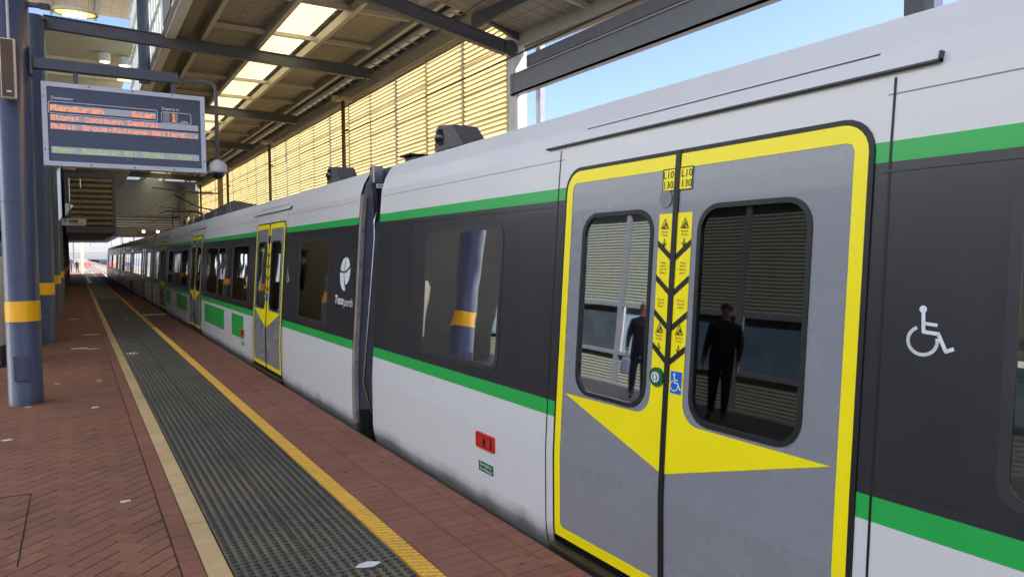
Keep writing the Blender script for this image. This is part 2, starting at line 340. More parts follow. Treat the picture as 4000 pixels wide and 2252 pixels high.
def wheelchair(h):
    k = h; P = []
    P.append(circ(.34 * k, .93 * k, .075 * k))
    P += stroke([(.35 * k, .84 * k), (.37 * k, .48 * k), (.66 * k, .46 * k), (.82 * k, .13 * k), (.95 * k, .19 * k)], .075 * k)
    P += stroke([(.36 * k, .65 * k), (.62 * k, .63 * k)], .065 * k)
    arc = [(.36 * k + .29 * k * math.cos(R(a)), .30 * k + .28 * k * math.sin(R(a))) for a in range(118, 372, 12)]
    P += stroke(arc, .07 * k)
    return [[(a - .5 * k, b - .5 * k) for a, b in q] for q in P]
def door_leaf(parent, ycen, half, sgn, detail):
    """sgn +1: the leaf further up the track. A sliding leaf with window, glued yellow bands and chevrons."""
    zB, zT = .075, 1.972
    Y = lambda d: ycen + sgn * d                       # d = metres from the centre line of the doorway
    def L(pts): return [(Y(a), z) for a, z in pts]
    a0, a1 = .014, half
    outer = [(a0, zB), (a1, zB)] + [(a1 - .1 + .1 * math.cos(R(t)), zT - .1 + .1 * math.sin(R(t))) for t in range(0, 91, 15)] + [(a0, zT)]
    w0, w1 = .145, half - (.165 if half < .83 else .205)
    hole = rrect(w0, w1, .862, 1.735, .095)
    s = Side(); s.add([L(outer), L(hole)], out=.004, thick=.02)
    leaf = s.obj('door_leaf', [M_dgrey], parent)
    s = Side(); s.add([L(rrect(w0 - .014, w1 + .014, .848, 1.749, .108)), L(rrect(w0 + .006, w1 - .006, .868, 1.729, .09))], out=.009, thick=.01)
    fr = s.obj('window_frame', [M_black], leaf)
    s = Side(); s.add([L(rrect(w0 - .004, w1 + .004, .858, 1.739, .097))], out=-.002)
    s.obj('window_pane', [G_door], leaf)
    s = Side(); bw = .05
    s.add([L([(a0, zB), (a1, zB)] + [(a1 - .1 + .1 * math.cos(R(t)), zT - .1 + .1 * math.sin(R(t))) for t in range(0, 91, 15)] + [(a0, zT), (a0, zT - .062), (a1 - bw - .03, zT - .062), (a1 - bw - .01, zT - .068), (a1 - bw, zT - .09), (a1 - bw, zB + .075), (a1 - bw - .02, zB + .055), (a0, zB + .055)])], out=.0062)
    # centre strip that widens below the window into half an arrow
    strip = .098; ar = .045
    arcp = [(w0 + .065 - .105 * math.sin(R(90 - t)) + .0, .93 - .085 * math.sin(R(t))) for t in range(0, 91, 15)]
    s.add([L([(a0, 1.72), (strip, 1.72), (strip, .96)] + [(strip + .09 * (1 - math.cos(R(t))), .93 - .093 * math.sin(R(t))) for t in range(0, 91, 15)] + [(a1 - bw - .02, .832), (a0, .605)])], out=.0063)
    s.obj('yellow_band', [M_yel], leaf)
    for zc in (1.545, 1.395, 1.245, 1.10):
        s = Side(); s.add([L([(a0, zc - .028), (a0, zc), (strip, zc + .062), (strip, zc + .034)])], out=.0085)
        s.obj('chevron', [M_black], leaf)
    # notices
    mid = (a0 + strip) / 2 + .003
    s = Side(); s.add([L([(a0, 1.818), (.087, 1.818), (.087, 1.912), (a0, 1.912)])], out=.007); plate = s.obj('number_plate', [M_yel], leaf)
    if detail:
        s = Side(); s.text('L10', .044, Y(mid - .005), 1.872, out=.009); s.text('130', .044, Y(mid - .005), 1.829, out=.009)
        for q in (stroke([(a0, 1.818), (.087, 1.818), (.087, 1.912), (a0, 1.912)], .004)): s.add([L(q)], out=.0087)
        s.obj('numbers', [M_black], plate)
        for z0 in (1.655, 1.205):
            s = Side()
            for q in stroke([(-.022, 0), (.022, 0), (0, .042), (-.022, 0)], .003) + stroke([(-.012, .006), (-.002, .012), (.004, .024), (.012, .008)], .005) + [[(-.01, .002), (.004, .002), (.004, .006), (-.01, .006)]] \
                    + stroke([(0, -.045), (0, -.075)], .005) + stroke([(-.012, -.062), (0, -.077), (.012, -.062)], .004):
                s.add([[(Y(mid) - a, z0 + b) for a, b in q]], out=.0088)
            s.text('Beware', .0125, Y(mid), z0 - .017, out=.0088); s.text('the gap', .0125, Y(mid), z0 - .030, out=.0088); s.obj('warning_notice', [M_black], leaf)
        s = Side()
        for k, tx in enumerate(('Keep', 'hands', 'clear of', 'doors')): s.text(tx, .0135, Y(mid), 1.505 - .0145 * k, out=.0088)
        s.obj('warning_notice', [M_black], leaf); s = Side()
        for k, tx in enumerate(('Do not', 'lean on', 'doors')): s.text(tx, .0135, Y(mid), 1.345 - .0145 * k, out=.0088)
        s.obj('warning_notice', [M_black], leaf)
    if sgn > 0:
        b = bmesh.new(); x = XP(1.78); yy = Y(.062)
        prism(b, [(yy + q[0], 1.785 + q[1]) for q in circ(0, 0, .038, 20)], 'x', x - .012, x); obj('speaker_grille', b, M_dgrey, leaf)
        b = bmesh.new(); x = XP(1.02); yy = Y(.057)
        prism(b, [(yy + q[0], 1.012 + q[1]) for q in circ(0, 0, .042, 20)], 'x', x - .018, x, 0)
        prism(b, [(yy + q[0], 1.012 + q[1]) for q in circ(0, 0, .023, 20)], 'x', x - .023, x - .018, 1)
        for sg in (-1, 1):
            for q in stroke([(yy + sg * .006, 1.026), (yy + sg * .014, 1.012), (yy + sg * .006, .998)], .004): prism(b, q, 'x', x - .0245, x - .023, 2)
        obj('door_button', b, [M_signgreen, M_white, M_black], leaf)
    else:
        s = Side(); s.add([L([(.024, .955), (.092, .955), (.092, 1.052), (.024, 1.052)])], out=.009); s.add([L([(.026, .957), (.090, .957), (.090, 1.050), (.026, 1.050)])], out=.0096, mi=1)
        s.polys(wheelchair(.075), Y(.059), 1.004, out=.0104, mi=0); s.obj('access_sticker', [M_white, M_blue], leaf)
    return leaf

def make_car(label, y0, y1, doors, wins, detail=False, far_wins=None, squares=()):
    """y0..y1 along the track; doors = [(centre, half, half)]; wins = [(ya, yb, kind)]"""
    T = thing('train_carriage', label, 'train carriage', (0, 0, 0), 0, 'carriages of the train')
    dl = []
    for yc, hl, hr in doors: dl.append(rrect(yc - hr - .02, yc + hl + .02, -.16, 1.992, (0, 0, .12, .12)))
    wl = [rrect(a, b, .862, 1.715, .06) for a, b, _ in wins]
    def mf(y, z):
        if z < ZG0 - .001:
            for a, b, c, d in squares:
                if a < y < b and c < z < d: return 2
            return 5
        return 2 if z < ZG1 else 1 if z < ZH0 else 2 if z < ZH1 else 0
    # side split in bays so that door openings are gaps between bays
    s = Side(); top = 2.315
    edges = sorted([y0] + [v for yc, hl, hr in doors for v in (yc - hr - .02, yc + hl + .02)] + [y1])
    for a, b in zip(edges[0::2], edges[1::2]):
        cuts_y = sorted([a, b] + [v for sq in squares for v in sq[:2] if a < v < b and not any(w_[0] < v < w_[1] for w_ in [])])
        hs = [rrect(max(wa, a + .02), min(wb, b - .02), .862, 1.715, .06) for wa, wb, _ in wins if a <= (wa + wb) / 2 <= b]
        s.add([[(a, ZG0), (b, ZG0), (b, top), (a, top)]] + hs, cuts=(ZG1, ZH0, ZH1), matf=mf, rim=.02, rim_mi=3)
        for ya, yb in zip(cuts_y, cuts_y[1:]):
            s.add([[(ya, -.16), (yb, -.16), (yb, ZG0), (ya, ZG0)]], cuts=[v for sq in squares for v in sq[2:]], matf=mf)
    for yc, hl, hr in doors:
        a, b = yc - hr - .02, yc + hl + .02
        rr = [(a, 1.872)] + [(a + .12 - .12 * math.cos(R(t)), 1.872 + .12 * math.sin(R(t))) for t in range(15, 91, 15)] + \
             [(b - .12 + .12 * math.sin(R(t)), 1.872 + .12 * math.cos(R(t))) for t in range(0, 91, 15)] + [(b, top), (a, top)]
        s.add([rr], cuts=(ZH1,), matf=mf, rim=.02, rim_mi=3)
        s.add([[(a, -.16), (b, -.16), (b, .02), (a, .02)]], mi=3)
    # roof, far side, ends
    rp = [(2.335, 2.315), (2.6, 2.395), (3.0, 2.45), (3.42, 2.462), (3.84, 2.45), (4.24, 2.395), (4.505, 2.315)]
    bm = s.bm
    for (xa, za), (xb, zb) in zip(rp, rp[1:]):
        f = bm.faces.new([bm.verts.new(v) for v in ((xa, y0, za), (xa, y1, za), (xb, y1, zb), (xb, y0, zb))]); f.material_index = 0
    fw = wins if far_wins is None else far_wins
    s.add([[(y0, -.16), (y1, -.16), (y1, top), (y0, top)]] + [rrect(a, b, .862, 1.715, .06) for a, b, _ in fw], far=True, cuts=(ZG0, ZG1, ZH0, ZH1), matf=mf)
    for yy in (y0, y1):
        po = [(x, z) for z, x in PROF] + rp[1:-1] + [(2 * XC - x, z) for z, x in PROF[::-1]]
        f = bm.faces.new([bm.verts.new((x, yy, z)) for x, z in po]); f.material_index = 4
    f = bm.faces.new([bm.verts.new(v) for v in ((2.26, y0, -.1), (4.6, y0, -.1), (4.6, y1, -.1), (2.26, y1, -.1))]); f.material_index = 4
    body = s.obj('body', [M_paint, M_dark, M_green, M_black, M_gang, M_paint2], T)
    # thin raised seams of the side panels
    s = Side()
    for a, b in zip(edges[0::2], edges[1::2]):
        if b - a > .5:
            for zz in (1.80, .812): s.add([[(a + .03, zz), (b - .03, zz), (b - .03, zz + .006), (a + .03, zz + .006)]], out=.0035, thick=.004)
            s.add([[(a + .03, 2.045), (b - .03, 2.045), (b - .03, 2.049), (a + .03, 2.049)]], out=.001, mi=1)
    for yc, hl, hr in doors:
        for v in (yc - hr - .075, yc + hl + .085): s.add([[(v, 0), (v + .009, 0), (v + .009, 2.1), (v, 2.1)]], out=.0015, mi=2)
    s.obj('panel_seam', [M_dark, M_gang, M_black], body)
    for yc, hl, hr in doors:
        s = Side(); s.add([rrect(yc - hr - .02, yc + hl + .02, .02, 1.992, (0, 0, .12, .12))], out=-.03); s.obj('door_backing', [M_black], T)
        bm2 = bmesh.new(); prism(bm2, [(yc - .013, .06), (yc + .013, .06), (yc + .013, 1.9), (yc - .013, 1.9)], 'x', 2.12, 2.16); bm2.free()
        s = Side(); s.add([[(yc - .014, .06), (yc + .014, .06), (yc + .014, 1.985), (yc - .014, 1.985)]], out=.012, thick=.04)
        # rubber surround
        s.add([rrect(yc - hr - .019, yc + hl + .016, .03, 1.991, (0, 0, .115, .115)), rrect(yc - hr, yc + hl, .04, 1.973, (0, 0, .1, .1))], out=.006, thick=.03)
        s.obj('door_seal', [M_black], T)
        door_leaf(T, yc, hl, 1, detail); door_leaf(T, yc, hr, -1, detail)
        bm2 = B(2.085, 2.16, yc - hr - .02, yc + hl + .02, .0, .03); box(bm2, 2.078, 2.09, yc - hr, yc + hl, -.005, .024, 1)
        obj('door_step', bm2, [mat('worn_step', (74, 70, 40), .5, var=.3, scale=12), M_black], T)
        s = Side(); s.add([[(yc - hr - .21, 2.118), (yc + hl + .22, 2.118), (yc + hl + .22, 2.125), (yc - hr - .21, 2.125)]], out=.022, thick=.024)
        s.add([[(yc - hr - .21, 2.118), (yc - hr - .204, 2.118), (yc - hr - .204, 2.15), (yc - hr - .21, 2.15)]], out=.022, thick=.024)
        s.add([[(yc - hr + .0, 2.19), (yc + hl - .1, 2.185), (yc + hl - .1, 2.19), (yc - hr + .0, 2.195)]], out=.002, mi=0)
        s.obj('rain_gutter', [mat('gutter_dark_grey', (64, 62, 62), .5)], T)  # one even dark grey for the whole gutter
        # emergency release
        ya = yc + hl + .63
        s = Side(); s.add([rrect(ya, ya + .225, .35, .447, .01, 2)], out=.012, thick=.014)
        s.add([[(ya + .02, .365), (ya + .21, .365), (ya + .21, .432), (ya + .02, .432)], [(ya + .026, .37), (ya + .204, .37), (ya + .204, .427), (ya + .026, .427)]], out=.0135, mi=1)
        s.add([[(ya + .03, .37), (ya + .043, .37), (ya + .043, .425), (ya + .03, .425)]], out=.0138, mi=1)
        s.add([circ(ya + .115, .40, .02, 14, .024)], out=.0142, mi=1); s.add([[(ya + .1, .372), (ya + .125, .372), (ya + .125, .382), (ya + .1, .382)]], out=.0142, mi=1)
        s.obj('emergency_release', [M_red, M_under], T)
        s = Side(); s.add([[(ya + .015, .20), (ya + .205, .20), (ya + .205, .272), (ya + .015, .272)]], out=.003, mi=0)
        s.add([[(ya + .019, .204), (ya + .201, .204), (ya + .201, .268), (ya + .019, .268)]], out=.004, mi=1)
        s.text('Emergency', .032, ya + .11, .242, out=.0052, mi=0); s.text('Door Release', .027, ya + .11, .213, out=.0052, mi=0)
        s.obj('release_label', [M_white, M_signgreen], T)
        s = Side(); s.polys(wheelchair(.15), yc - hr - .225, 1.31, out=.003); s.obj('wheelchair_symbol', [M_white], T)
    for a, b, kind in wins:
        s = Side(); s.add([rrect(a - .02, b + .02, .842, 1.735, .075), rrect(a + .012, b - .012, .874, 1.703, .055)], out=.004, thick=.01)
        f = s.obj('window', [mat('window_gasket', (56, 56, 60), .3)], T)
        s = Side(); s.add([rrect(a - .002, b + .002, .860, 1.717, .06)], out=.0005); s.obj('window_pane', [G_light if (detail and kind == 's') else G_win], f)
        s = Side(); s.add([rrect(a - .002, b + .002, .860, 1.717, .06)], out=-.001, far=True); s.obj('far_pane', [G_light if (detail and kind == 's') else G_win], f)
    # inside: floor, seats, poles, lining
    bm = bmesh.new()
    box(bm, 2.3, 4.55, y0 + .1, y1 - .1, -.05, .02, 0); box(bm, 2.5, 4.3, y0 + .1, y1 - .1, 2.12, 2.2, 1)
    for q in (y0 + .12, y1 - .22): box(bm, 2.3, 4.5, q, q + .1, .03, 2.1, 1)
    obj('lining', bm, [M_under, M_inter], T)
    for yc, hl, hr in doors:
        for yy in (yc - hr - .05, yc + hl + .05):
            bm = bmesh.new(); tube(bm, [(2.55, yy, .02), (2.55, yy, 2.1)], .018, 8); obj('grab_pole', bm, M_yel, T)
    return T
def seats(T, ys):
    for yy in ys:
        for x in (2.42, 3.95):
            bm = bmesh.new(); box(bm, x, x + .42, yy, yy + .42, .36, .44, 0, .03); box(bm, x, x + .42, yy + .38, yy + .45, .44, 1.12, 0, .03)
            box(bm, x + .1, x + .32, yy + .1, yy + .32, .02, .36, 1)
            obj('seat', bm, [M_seat, M_under], T)
def car_end(T, y, s_):
    """Frame, strap post, hood and boxes on the end of a carriage; s_ = direction the end faces along the track."""
    b = bmesh.new()
    a = [(XP(z) + .004, z) for z in (.02, .1, .5, .76, 1.3, 1.85, 2.1)]
    prism(b, a + [(x + .038, z) for x, z in a[::-1]], 'y', y, y + s_ * .05)
    for z in (.12, .58, 1.02, 1.46, 1.78): box(b, XP(z) + .006, XP(z) + .04, *sorted((y + s_ * .052, y + s_ * .065)), z - .02, z + .02, 1)
    obj('end_frame', b, [M_gritty, M_gang], T)
    b = bmesh.new(); tube(b, [(2.37, y + s_ * .10, 2.0), (2.33, y + s_ * .10, 1.86), (2.315, y + s_ * .10, 1.7), (2.2, y + s_ * .09, .40), (2.28, y + s_ * .09, .06), (2.42, y + s_ * .09, -.3)], .013, 8)
    obj('drain_pipe', b, M_chrome, T)
    b = bmesh.new(); prism(b, [(2.345, 1.86), (2.33, 2.2), (2.45, 2.2), (2.47, 1.95), (2.43, 1.86)], 'y', y + s_ * .05, y + s_ * .14)
    box(b, 2.335, 2.45, *sorted((y + s_ * .14, y + s_ * .146)), 2.155, 2.195, 1)
    for k in range(3): tube(b, [(2.355 + .034 * k, y + s_ * .145, 2.175), (2.355 + .034 * k, y + s_ * .155, 2.175)], .008, 8, 2)
    obj('junction_hood', b, [M_black, M_white, M_galv], T)
    b = bmesh.new(); box(b, 2.32, 2.42, *sorted((y, y + s_ * .10)), 2.2, 2.36, 0, .01); obj('end_cover', b, M_alu, T)
    b = bmesh.new(); box(b, 2.66, 3.3, *sorted((y + s_ * .02, y + s_ * .22)), 2.2, 2.46, 0, .015); box(b, 2.62, 3.34, *sorted((y + s_ * .0, y + s_ * .24)), 2.46, 2.475, 1)
    obj('equipment_box', b, [M_housing, M_under], T)
    b = bmesh.new(); tube(b, [(2.5, y + s_ * .1, 2.3), (2.55, y + s_ * .14, 2.38), (2.62, y + s_ * .1, 2.33), (2.7, y + s_ * .14, 2.4)], .012, 6); obj('jumper_cable', b, M_wire, T)
def gangway(T, ya, yb):
    obj('end_skirt', B(2.16, 4.68, yb - .09, yb - .004, -.16, .13), M_under, T)
    obj('coupler_shroud', B(2.5, 4.3, ya + .01, yb - .1, -.5, -.05), M_under, T)
    b = bmesh.new(); n = 9
    for k in range(n):
        t0 = ya + (yb - ya) * k / n; t1 = ya + (yb - ya) * (k + .6) / n
        box(b, 2.62, 4.22, t0, t1, -.05, 2.3, 0)
    box(b, 2.68, 4.16, ya, yb, 0, 2.25, 0)
    obj('gangway', b, [M_under], T)
def hood(T, x, y):
    b = bmesh.new()
    prof = [(y - .26, 2.38), (y + .24, 2.38), (y + .21, 2.55), (y + .15, 2.575), (y - .08, 2.55)]
    prism(b, prof, 'x', x - .02, x + .2)
    o = obj('camera_hood', b, M_housing, T)
    b = bmesh.new(); prism(b, [(x + .09 + q[0], 2.475 + q[1]) for q in circ(0, 0, .07, 18, .08)], 'y', y + .18, y + .26)
    lathe(b, x + .0, y + .12, [(.01, 2.41), (.05, 2.42), (.07, 2.47), (.04, 2.54), (.01, 2.54)], 14)
    obj('lens', b, M_smoke, o)

lA = 'nearest train carriage, cut off at the right, its yellow edged double door large in view'
A = make_car(lA, -13.9, 5.745, [(2.235, .80, .86), (-4.4, .8, .8), (-11.0, .8, .8)],
             [(3.69, 4.78, 'cab'), (-.35, .93, 's'), (-1.8, -.52, 's'), (-3.2, -1.97, 's'), (-7.0, -5.7, 's'), (-8.5, -7.2, 's'), (-9.9, -8.7, 's')], detail=True, far_wins=[(1.05, 2.9, 's'), (-.35, .93, 's'), (-1.8, -.52, 's'), (-3.2, -1.97, 's'), (3.69, 4.78, 'cab'), (-7.0, -5.7, 's'), (-8.5, -7.2, 's'), (-9.9, -8.7, 's')])
s = Side(); s.add([rrect(1.05, 2.9, .860, 1.717, .06)], out=-.001, far=True); s.obj('far_pane', [G_light], A)
seats(A, [-.1, -.9, -1.7, -2.5, 3.7]);
b = bmesh.new(); box(b, 2.75, 2.8, 4.1, 5.3, .7, 1.66, 0, .02); box(b, 2.74, 2.75, 4.5, 4.8, 1.0, 1.5, 1); obj('cab_partition', b, [mat('pale_green_panel', (196, 212, 180), .5), M_galv], A)
b = bmesh.new(); box(b, 2.5, 2.9, 3.5, 3.95, .9, 1.5, 0, .06); box(b, 2.58, 2.82, 3.6, 3.85, 1.5, 1.68, 0, .04); obj('cab_seat', b, M_seat, A)
b = bmesh.new(); tube(b, [(2.45, 4.0, .8), (2.45, 4.05, 1.2), (2.6, 4.2, 1.3)], .02, 8); tube(b, [(2.4, 3.75, .95), (2.42, 3.75, .95)], .10, 16); obj('cab_controls', b, M_black, A)
hood(A, 2.52, 5.02)
b = bmesh.new(); prism(b, [(2.66, .78), (2.36, .78), (2.34, .84), (2.36, .9), (2.66, .9)], 'y', 5.75, 5.78); obj('coupling_lug', b, M_black, A)
Bc = make_car('second train carriage, carrying the white globe emblem, beyond the first gap', 6.27, 25.95, [(9.71, .80, .80), (16.36, .8, .8), (23.0, .8, .8)],
              [(7.10, 8.20, 'cab')] + [(11.0 + k * 1.36, 12.22 + k * 1.36, 's') for k in range(3)] + [(17.65 + k * 1.36, 18.87 + k * 1.36, 's') for k in range(3)] + [(24.0, 25.1, 'cab')],
              squares=[(12.85, 15.0, .30, .645), (11.2, 12.15, .30, .645), (15.42, 15.54, .25, .692), (17.5, 19.5, .30, .645), (20.8, 22.15, .30, .645)])
seats(Bc, [11.1, 12.4, 13.8, 17.8, 19.2, 20.4]); car_end(Bc, 6.27, -1); gangway(Bc, 5.75, 6.27); hood(Bc, 2.55, 8.0)
b = B(2.32, 2.36, 6.8, 8.6, .75, 1.85); obj('cab_blind', b, mat('olive_blind', (150, 138, 96), .7), Bc)
# white emblem and wordmark beside the cab window
s = Side(); LG = lambda pts: [((x - 141) / 67 * .30, (598 - y) / 183 * .32) for x, y in pts]
s.polys([LG([(113, 578), (113, 558), (118, 538), (126, 521), (136, 511), (147, 507)]) [:0] or LG([(112, 576), (113, 556), (119, 535), (128, 518), (138, 509), (143, 508), (139, 540), (134, 585), (122, 582)]),
         LG([(146, 507), (155, 510), (163, 519), (168, 535), (170, 552), (160, 566), (148, 578), (137, 585), (142, 545)]),
         LG([(110, 588), (120, 593), (133, 594), (135, 620), (139, 650), (149, 685), (137, 690), (124, 676), (114, 650), (109, 615)]),
         LG([(137, 594), (152, 588), (166, 574), (175, 563), (174, 600), (168, 630), (157, 652), (146, 655), (140, 630)])], 6.58, 1.375, out=.003)
s.text('Trans', .115, 6.855, 1.085, out=.003, align='LEFT', bold=.0035, shear=.25); s.text('perth', .115, 6.575, 1.075, out=.003, align='LEFT', shear=.1)
s.obj('emblem', [M_white], Bc)
Cc = make_car('third train carriage, mirror-like in the glare beyond the second gap', 26.42, 46.1, [(29.9, .8, .8), (36.5, .8, .8), (43.1, .8, .8)],
              [(27.25, 28.35, 'cab')] + [(31.15 + k * 1.36, 32.37 + k * 1.36, 's') for k in range(3)] + [(37.75 + k * 1.36, 38.97 + k * 1.36, 's') for k in range(3)] + [(44.1, 45.2, 'cab')])
car_end(Cc, 26.42, -1); gangway(Cc, 25.95, 26.42)
Dc = copy_tree(Cc); Dc.location = (0, 20.15, 0); Dc['label'] = 'farthest train carriage, its tail out in the daylight at the platform end'
# roof equipment of the second carriage
b = bmesh.new(); prism(b, [(12.4, 2.40), (21.6, 2.40), (21.2, 2.52), (18.0, 2.56), (14.9, 2.63), (14.6, 2.63)], 'x', 2.64, 2.68)
box(b, 2.68, 4.1, 15.0, 21.0, 2.42, 2.52); eq = obj('roof_unit', b, M_housing, Bc)
b = bmesh.new()
b.free()
for yy in (14.9, 16.6, 18.3, 20.0, 21.2):
    b = bmesh.new(); prism(b, [(yy - .12, 2.40), (yy + .12, 2.40), (yy + .07, 2.585), (yy - .07, 2.585)], 'x', 2.60, 2.636); obj('mounting_bracket', b, M_alu, eq)
def pantograph(T, y):
    b = bmesh.new(); x = 3.42
    box(b, x - .5, x + .5, y - .6, y + .6, 2.46, 2.54)
    for sx in (-.28, .28):
        tube(b, [(x + sx, y - .5, 2.55), (x + sx * .7, y + .75, 2.88), (x + sx, y - .35, 3.22)], .025, 6)
    for k in (-.13, .13): tube(b, [(x - .72, y - .35 + k, 3.14), (x - .55, y - .35 + k, 3.24), (x + .55, y - .35 + k, 3.24), (x + .72, y - .35 + k, 3.14)], .025, 6)
    for sx in (-.4, .4):
        for q in (-.5, .5): lathe(b, x + sx, y + q, [(.05, 2.4), (.07, 2.46), (.05, 2.5), (.07, 2.54), (.04, 2.56)], 8)
    obj('pantograph', b, M_wire, T)
pantograph(Cc, 29.5)


# ------------------------------------------------------------ ground, tracks and platform
b = bmesh.new(); box(b, -900, 900, -300, 2500, -1.6, -1.25); tag(obj('ground', b, M_ballast), kind='structure')
PX0, PX1, PY0, PY1 = -5.0, 2.075, -14, 90
b = bmesh.new(); box(b, PX0, PX1, PY0, PY1, -1.3, -.012); tag(obj('platform', b, M_mortar), kind='structure')
b = bmesh.new(); box(b, PX1, PX1 + .012, PY0, PY1, -.16, -.004); tag(obj('platform_edge', b, M_under), kind='structure')
for nm, xs in (('near_track', (3.42,)), ('left_track', (-7.5,)), ('far_track', (8.2,))):
    b = bmesh.new()
    for x in xs:
        for sx in (-.6, .6):
            box(b, x + sx - .035, x + sx + .035, -20, 600, -1.02, -.90, 0)
        for k in range(60 if nm == 'near_track' else 0): box(b, x - 1, x + 1, 66 + k * .9, 66.22 + k * .9, -1.24, -1.03, 1)
    tag(obj(nm, b, [M_rail, M_conc]), kind='structure')
def bricks(name, m, quads_, zt=0.0, h=.012):
    me = bpy.data.meshes.new(name); V = []; F = []
    for q in quads_:
        n = len(V); m_ = len(q); c = [sum(p[0] for p in q) / m_, sum(p[1] for p in q) / m_]
        dz = random.uniform(-.0007, .0007)
        ins = [(p[0] + (.0012 if c[0] > p[0] else -.0012), p[1] + (.0012 if c[1] > p[1] else -.0012)) for p in q]
        V += [(p[0], p[1], zt - h) for p in q] + [(a[0], a[1], zt + dz) for a in ins]
        F += [tuple(n + m_ + i for i in range(m_))] + [(n + i, n + (i + 1) % m_, n + m_ + (i + 1) % m_, n + m_ + i) for i in range(m_)]
    me.from_pydata(V, [], F); me.materials.append(m); o = bpy.data.objects.new(name, me); COL.objects.link(o); tag(o, kind='structure'); return o
# herringbone field
u = .107; g = .0; Q = []; c45 = math.sqrt(.5)
XL, XR = -5.6, .392
def rot(p): return ((p[0] - p[1]) * c45, (p[0] + p[1]) * c45)
lim = int(60 / u)
for i in range(-int(8 / u), int(24 / u)):
    for j in range(-int(8 / u), int(30 / u)):
        r = (i - j) % 4
        if r == 0: gx, gy = .0009, .0032; q = [(i * u + gx, j * u + gy), ((i + 2) * u - gx, j * u + gy), ((i + 2) * u - gx, (j + 1) * u - gy), (i * u + gx, (j + 1) * u - gy)]
        elif r == 3: gx, gy = .0009, .0032; q = [(i * u + gx, j * u + gy), ((i + 1) * u - gx, j * u + gy), ((i + 1) * u - gx, (j + 2) * u - gy), (i * u + gx, (j + 2) * u - gy)]
        else: continue
        q = [rot(p) for p in q]; cx = sum(p[0] for p in q) / 4; cy = sum(p[1] for p in q) / 4
        if not (-2.6 < cx < XR + .12 and 1.5 < cy < 26) or (XR - cx < .0 and min(p[0] for p in q) > XR - .004): continue
        if max(p[0] for p in q) > XR:
            o_ = []
            for a_, b_ in zip(q, q[1:] + q[:1]):
                if a_[0] <= XR: o_.append(a_)
                if (a_[0] < XR) != (b_[0] < XR):
                    t = (XR - a_[0]) / (b_[0] - a_[0]); o_.append((XR, a_[1] + t * (b_[1] - a_[1])))
            q = o_
            if len(q) < 3: continue
        Q.append(q)
bricks('herringbone_paving', M_brick, Q)
Q = []
# further field in coarser rows, read only as courses at that distance
for k in range(int((90 - 26) / .19)):
    for i in range(int((XR + 2.6) / .38)):
        x = XR - (i + 1) * .38; y = 26 + k * .19; Q.append([(x + g, y + g), (x + .38 - g, y + g), (x + .38 - g, y + .19 - g), (x + g, y + .19 - g)])
bricks('outer_paving', M_brick, Q); Q = []
for k in range(int(104 / .38)):
    for i in range(6):
        x = -2.6 - (i + 1) * .38; y = -14 + k * .38; Q.append([(x + g, y + g), (x + .38 - g, y + g), (x + .38 - g, y + .38 - g), (x + g, y + .38 - g)])
for k in range(int(15.5 / .38)):
    for i in range(8):
        x = XR - (i + 1) * .38; y = -14 + k * .38; Q.append([(x + g, y + g), (x + .38 - g, y + g), (x + .38 - g, y + .38 - g), (x + g, y + .38 - g)])
bricks('left_edge_paving', mat('dark_left_paving', (44, 42, 40), .8, var=.2), Q)
def rowq(x0, x1, pitch, y0=-6, y1=90, gg=.0022):
    return [[(x0 + gg, y0 + k * pitch + gg), (x1 - gg, y0 + k * pitch + gg), (x1 - gg, y0 + (k + 1) * pitch - gg), (x0 + gg, y0 + (k + 1) * pitch - gg)] for k in range(int((y1 - y0) / pitch))]
bricks('soldier_course', M_brick2, rowq(.396, .498, .187))
bricks('sandstone_strip', M_sand, rowq(.500, .606, .36, gg=.0012))
bricks('edge_paving', M_brick2, rowq(1.484, 1.724, .0905, gg=.0012) + rowq(1.728, 1.964, .0905, gg=.0012) + rowq(1.968, 2.074, .0905, gg=.0012))
bricks('yellow_line', M_ystrip, rowq(1.376, 1.480, .36, gg=.0012))
# raised star ridges of the yellow line tiles
b = bmesh.new()
for k in range(int(16 / .09)):
    y = 1.5 + k * .09
    for (p, q) in (((1.381, y), (1.475, y + .045)), ((1.475, y + .045), (1.381, y + .09)), ((1.475, y), (1.381, y + .045))):
        for s_ in stroke([p, q], .0055): prism(b, s_, 'z', .0, .0035)
tag(obj('yellow_line_ridges', b, M_yridge), kind='structure')
# rubber tactile tiles with truncated domes
bricks('tactile_tiles', M_tac, rowq(.612, .988, .36, gg=.0028) + rowq(.992, 1.372, .36, gg=.0028), zt=.0)
V = []; F = []; pitch = .36 / 8
yk = 1.8
while yk < 30:
    near = yk < 9
    n = 8 if near else 5
    for i in range(8):
        for x0 in (.612 + .0235, .993 + .0235):
            x = x0 + i * .047; y = yk + pitch / 2; c = len(V)
            for r_, z_ in (((.0152, .0002), (.0136, .0062), (.0088, .0078)) if near else ((.0150, .0002), (.0110, .0075))):
                V += [(x + r_ * math.cos(2 * PI * k / n), y + r_ * math.sin(2 * PI * k / n), z_) for k in range(n)]
            nr = 3 if near else 2
            for q in range(nr - 1): F += [(c + q * n + k, c + q * n + (k + 1) % n, c + (q + 1) * n + (k + 1) % n, c + (q + 1) * n + k) for k in range(n)]
            F.append(tuple(c + (nr - 1) * n + k for k in range(n)))
    yk += pitch
me = bpy.data.meshes.new('tactile_domes'); me.from_pydata(V, [], F); me.materials.append(M_dometop)
o = bpy.data.objects.new('tactile_domes', me); COL.objects.link(o); tag(o, kind='structure')
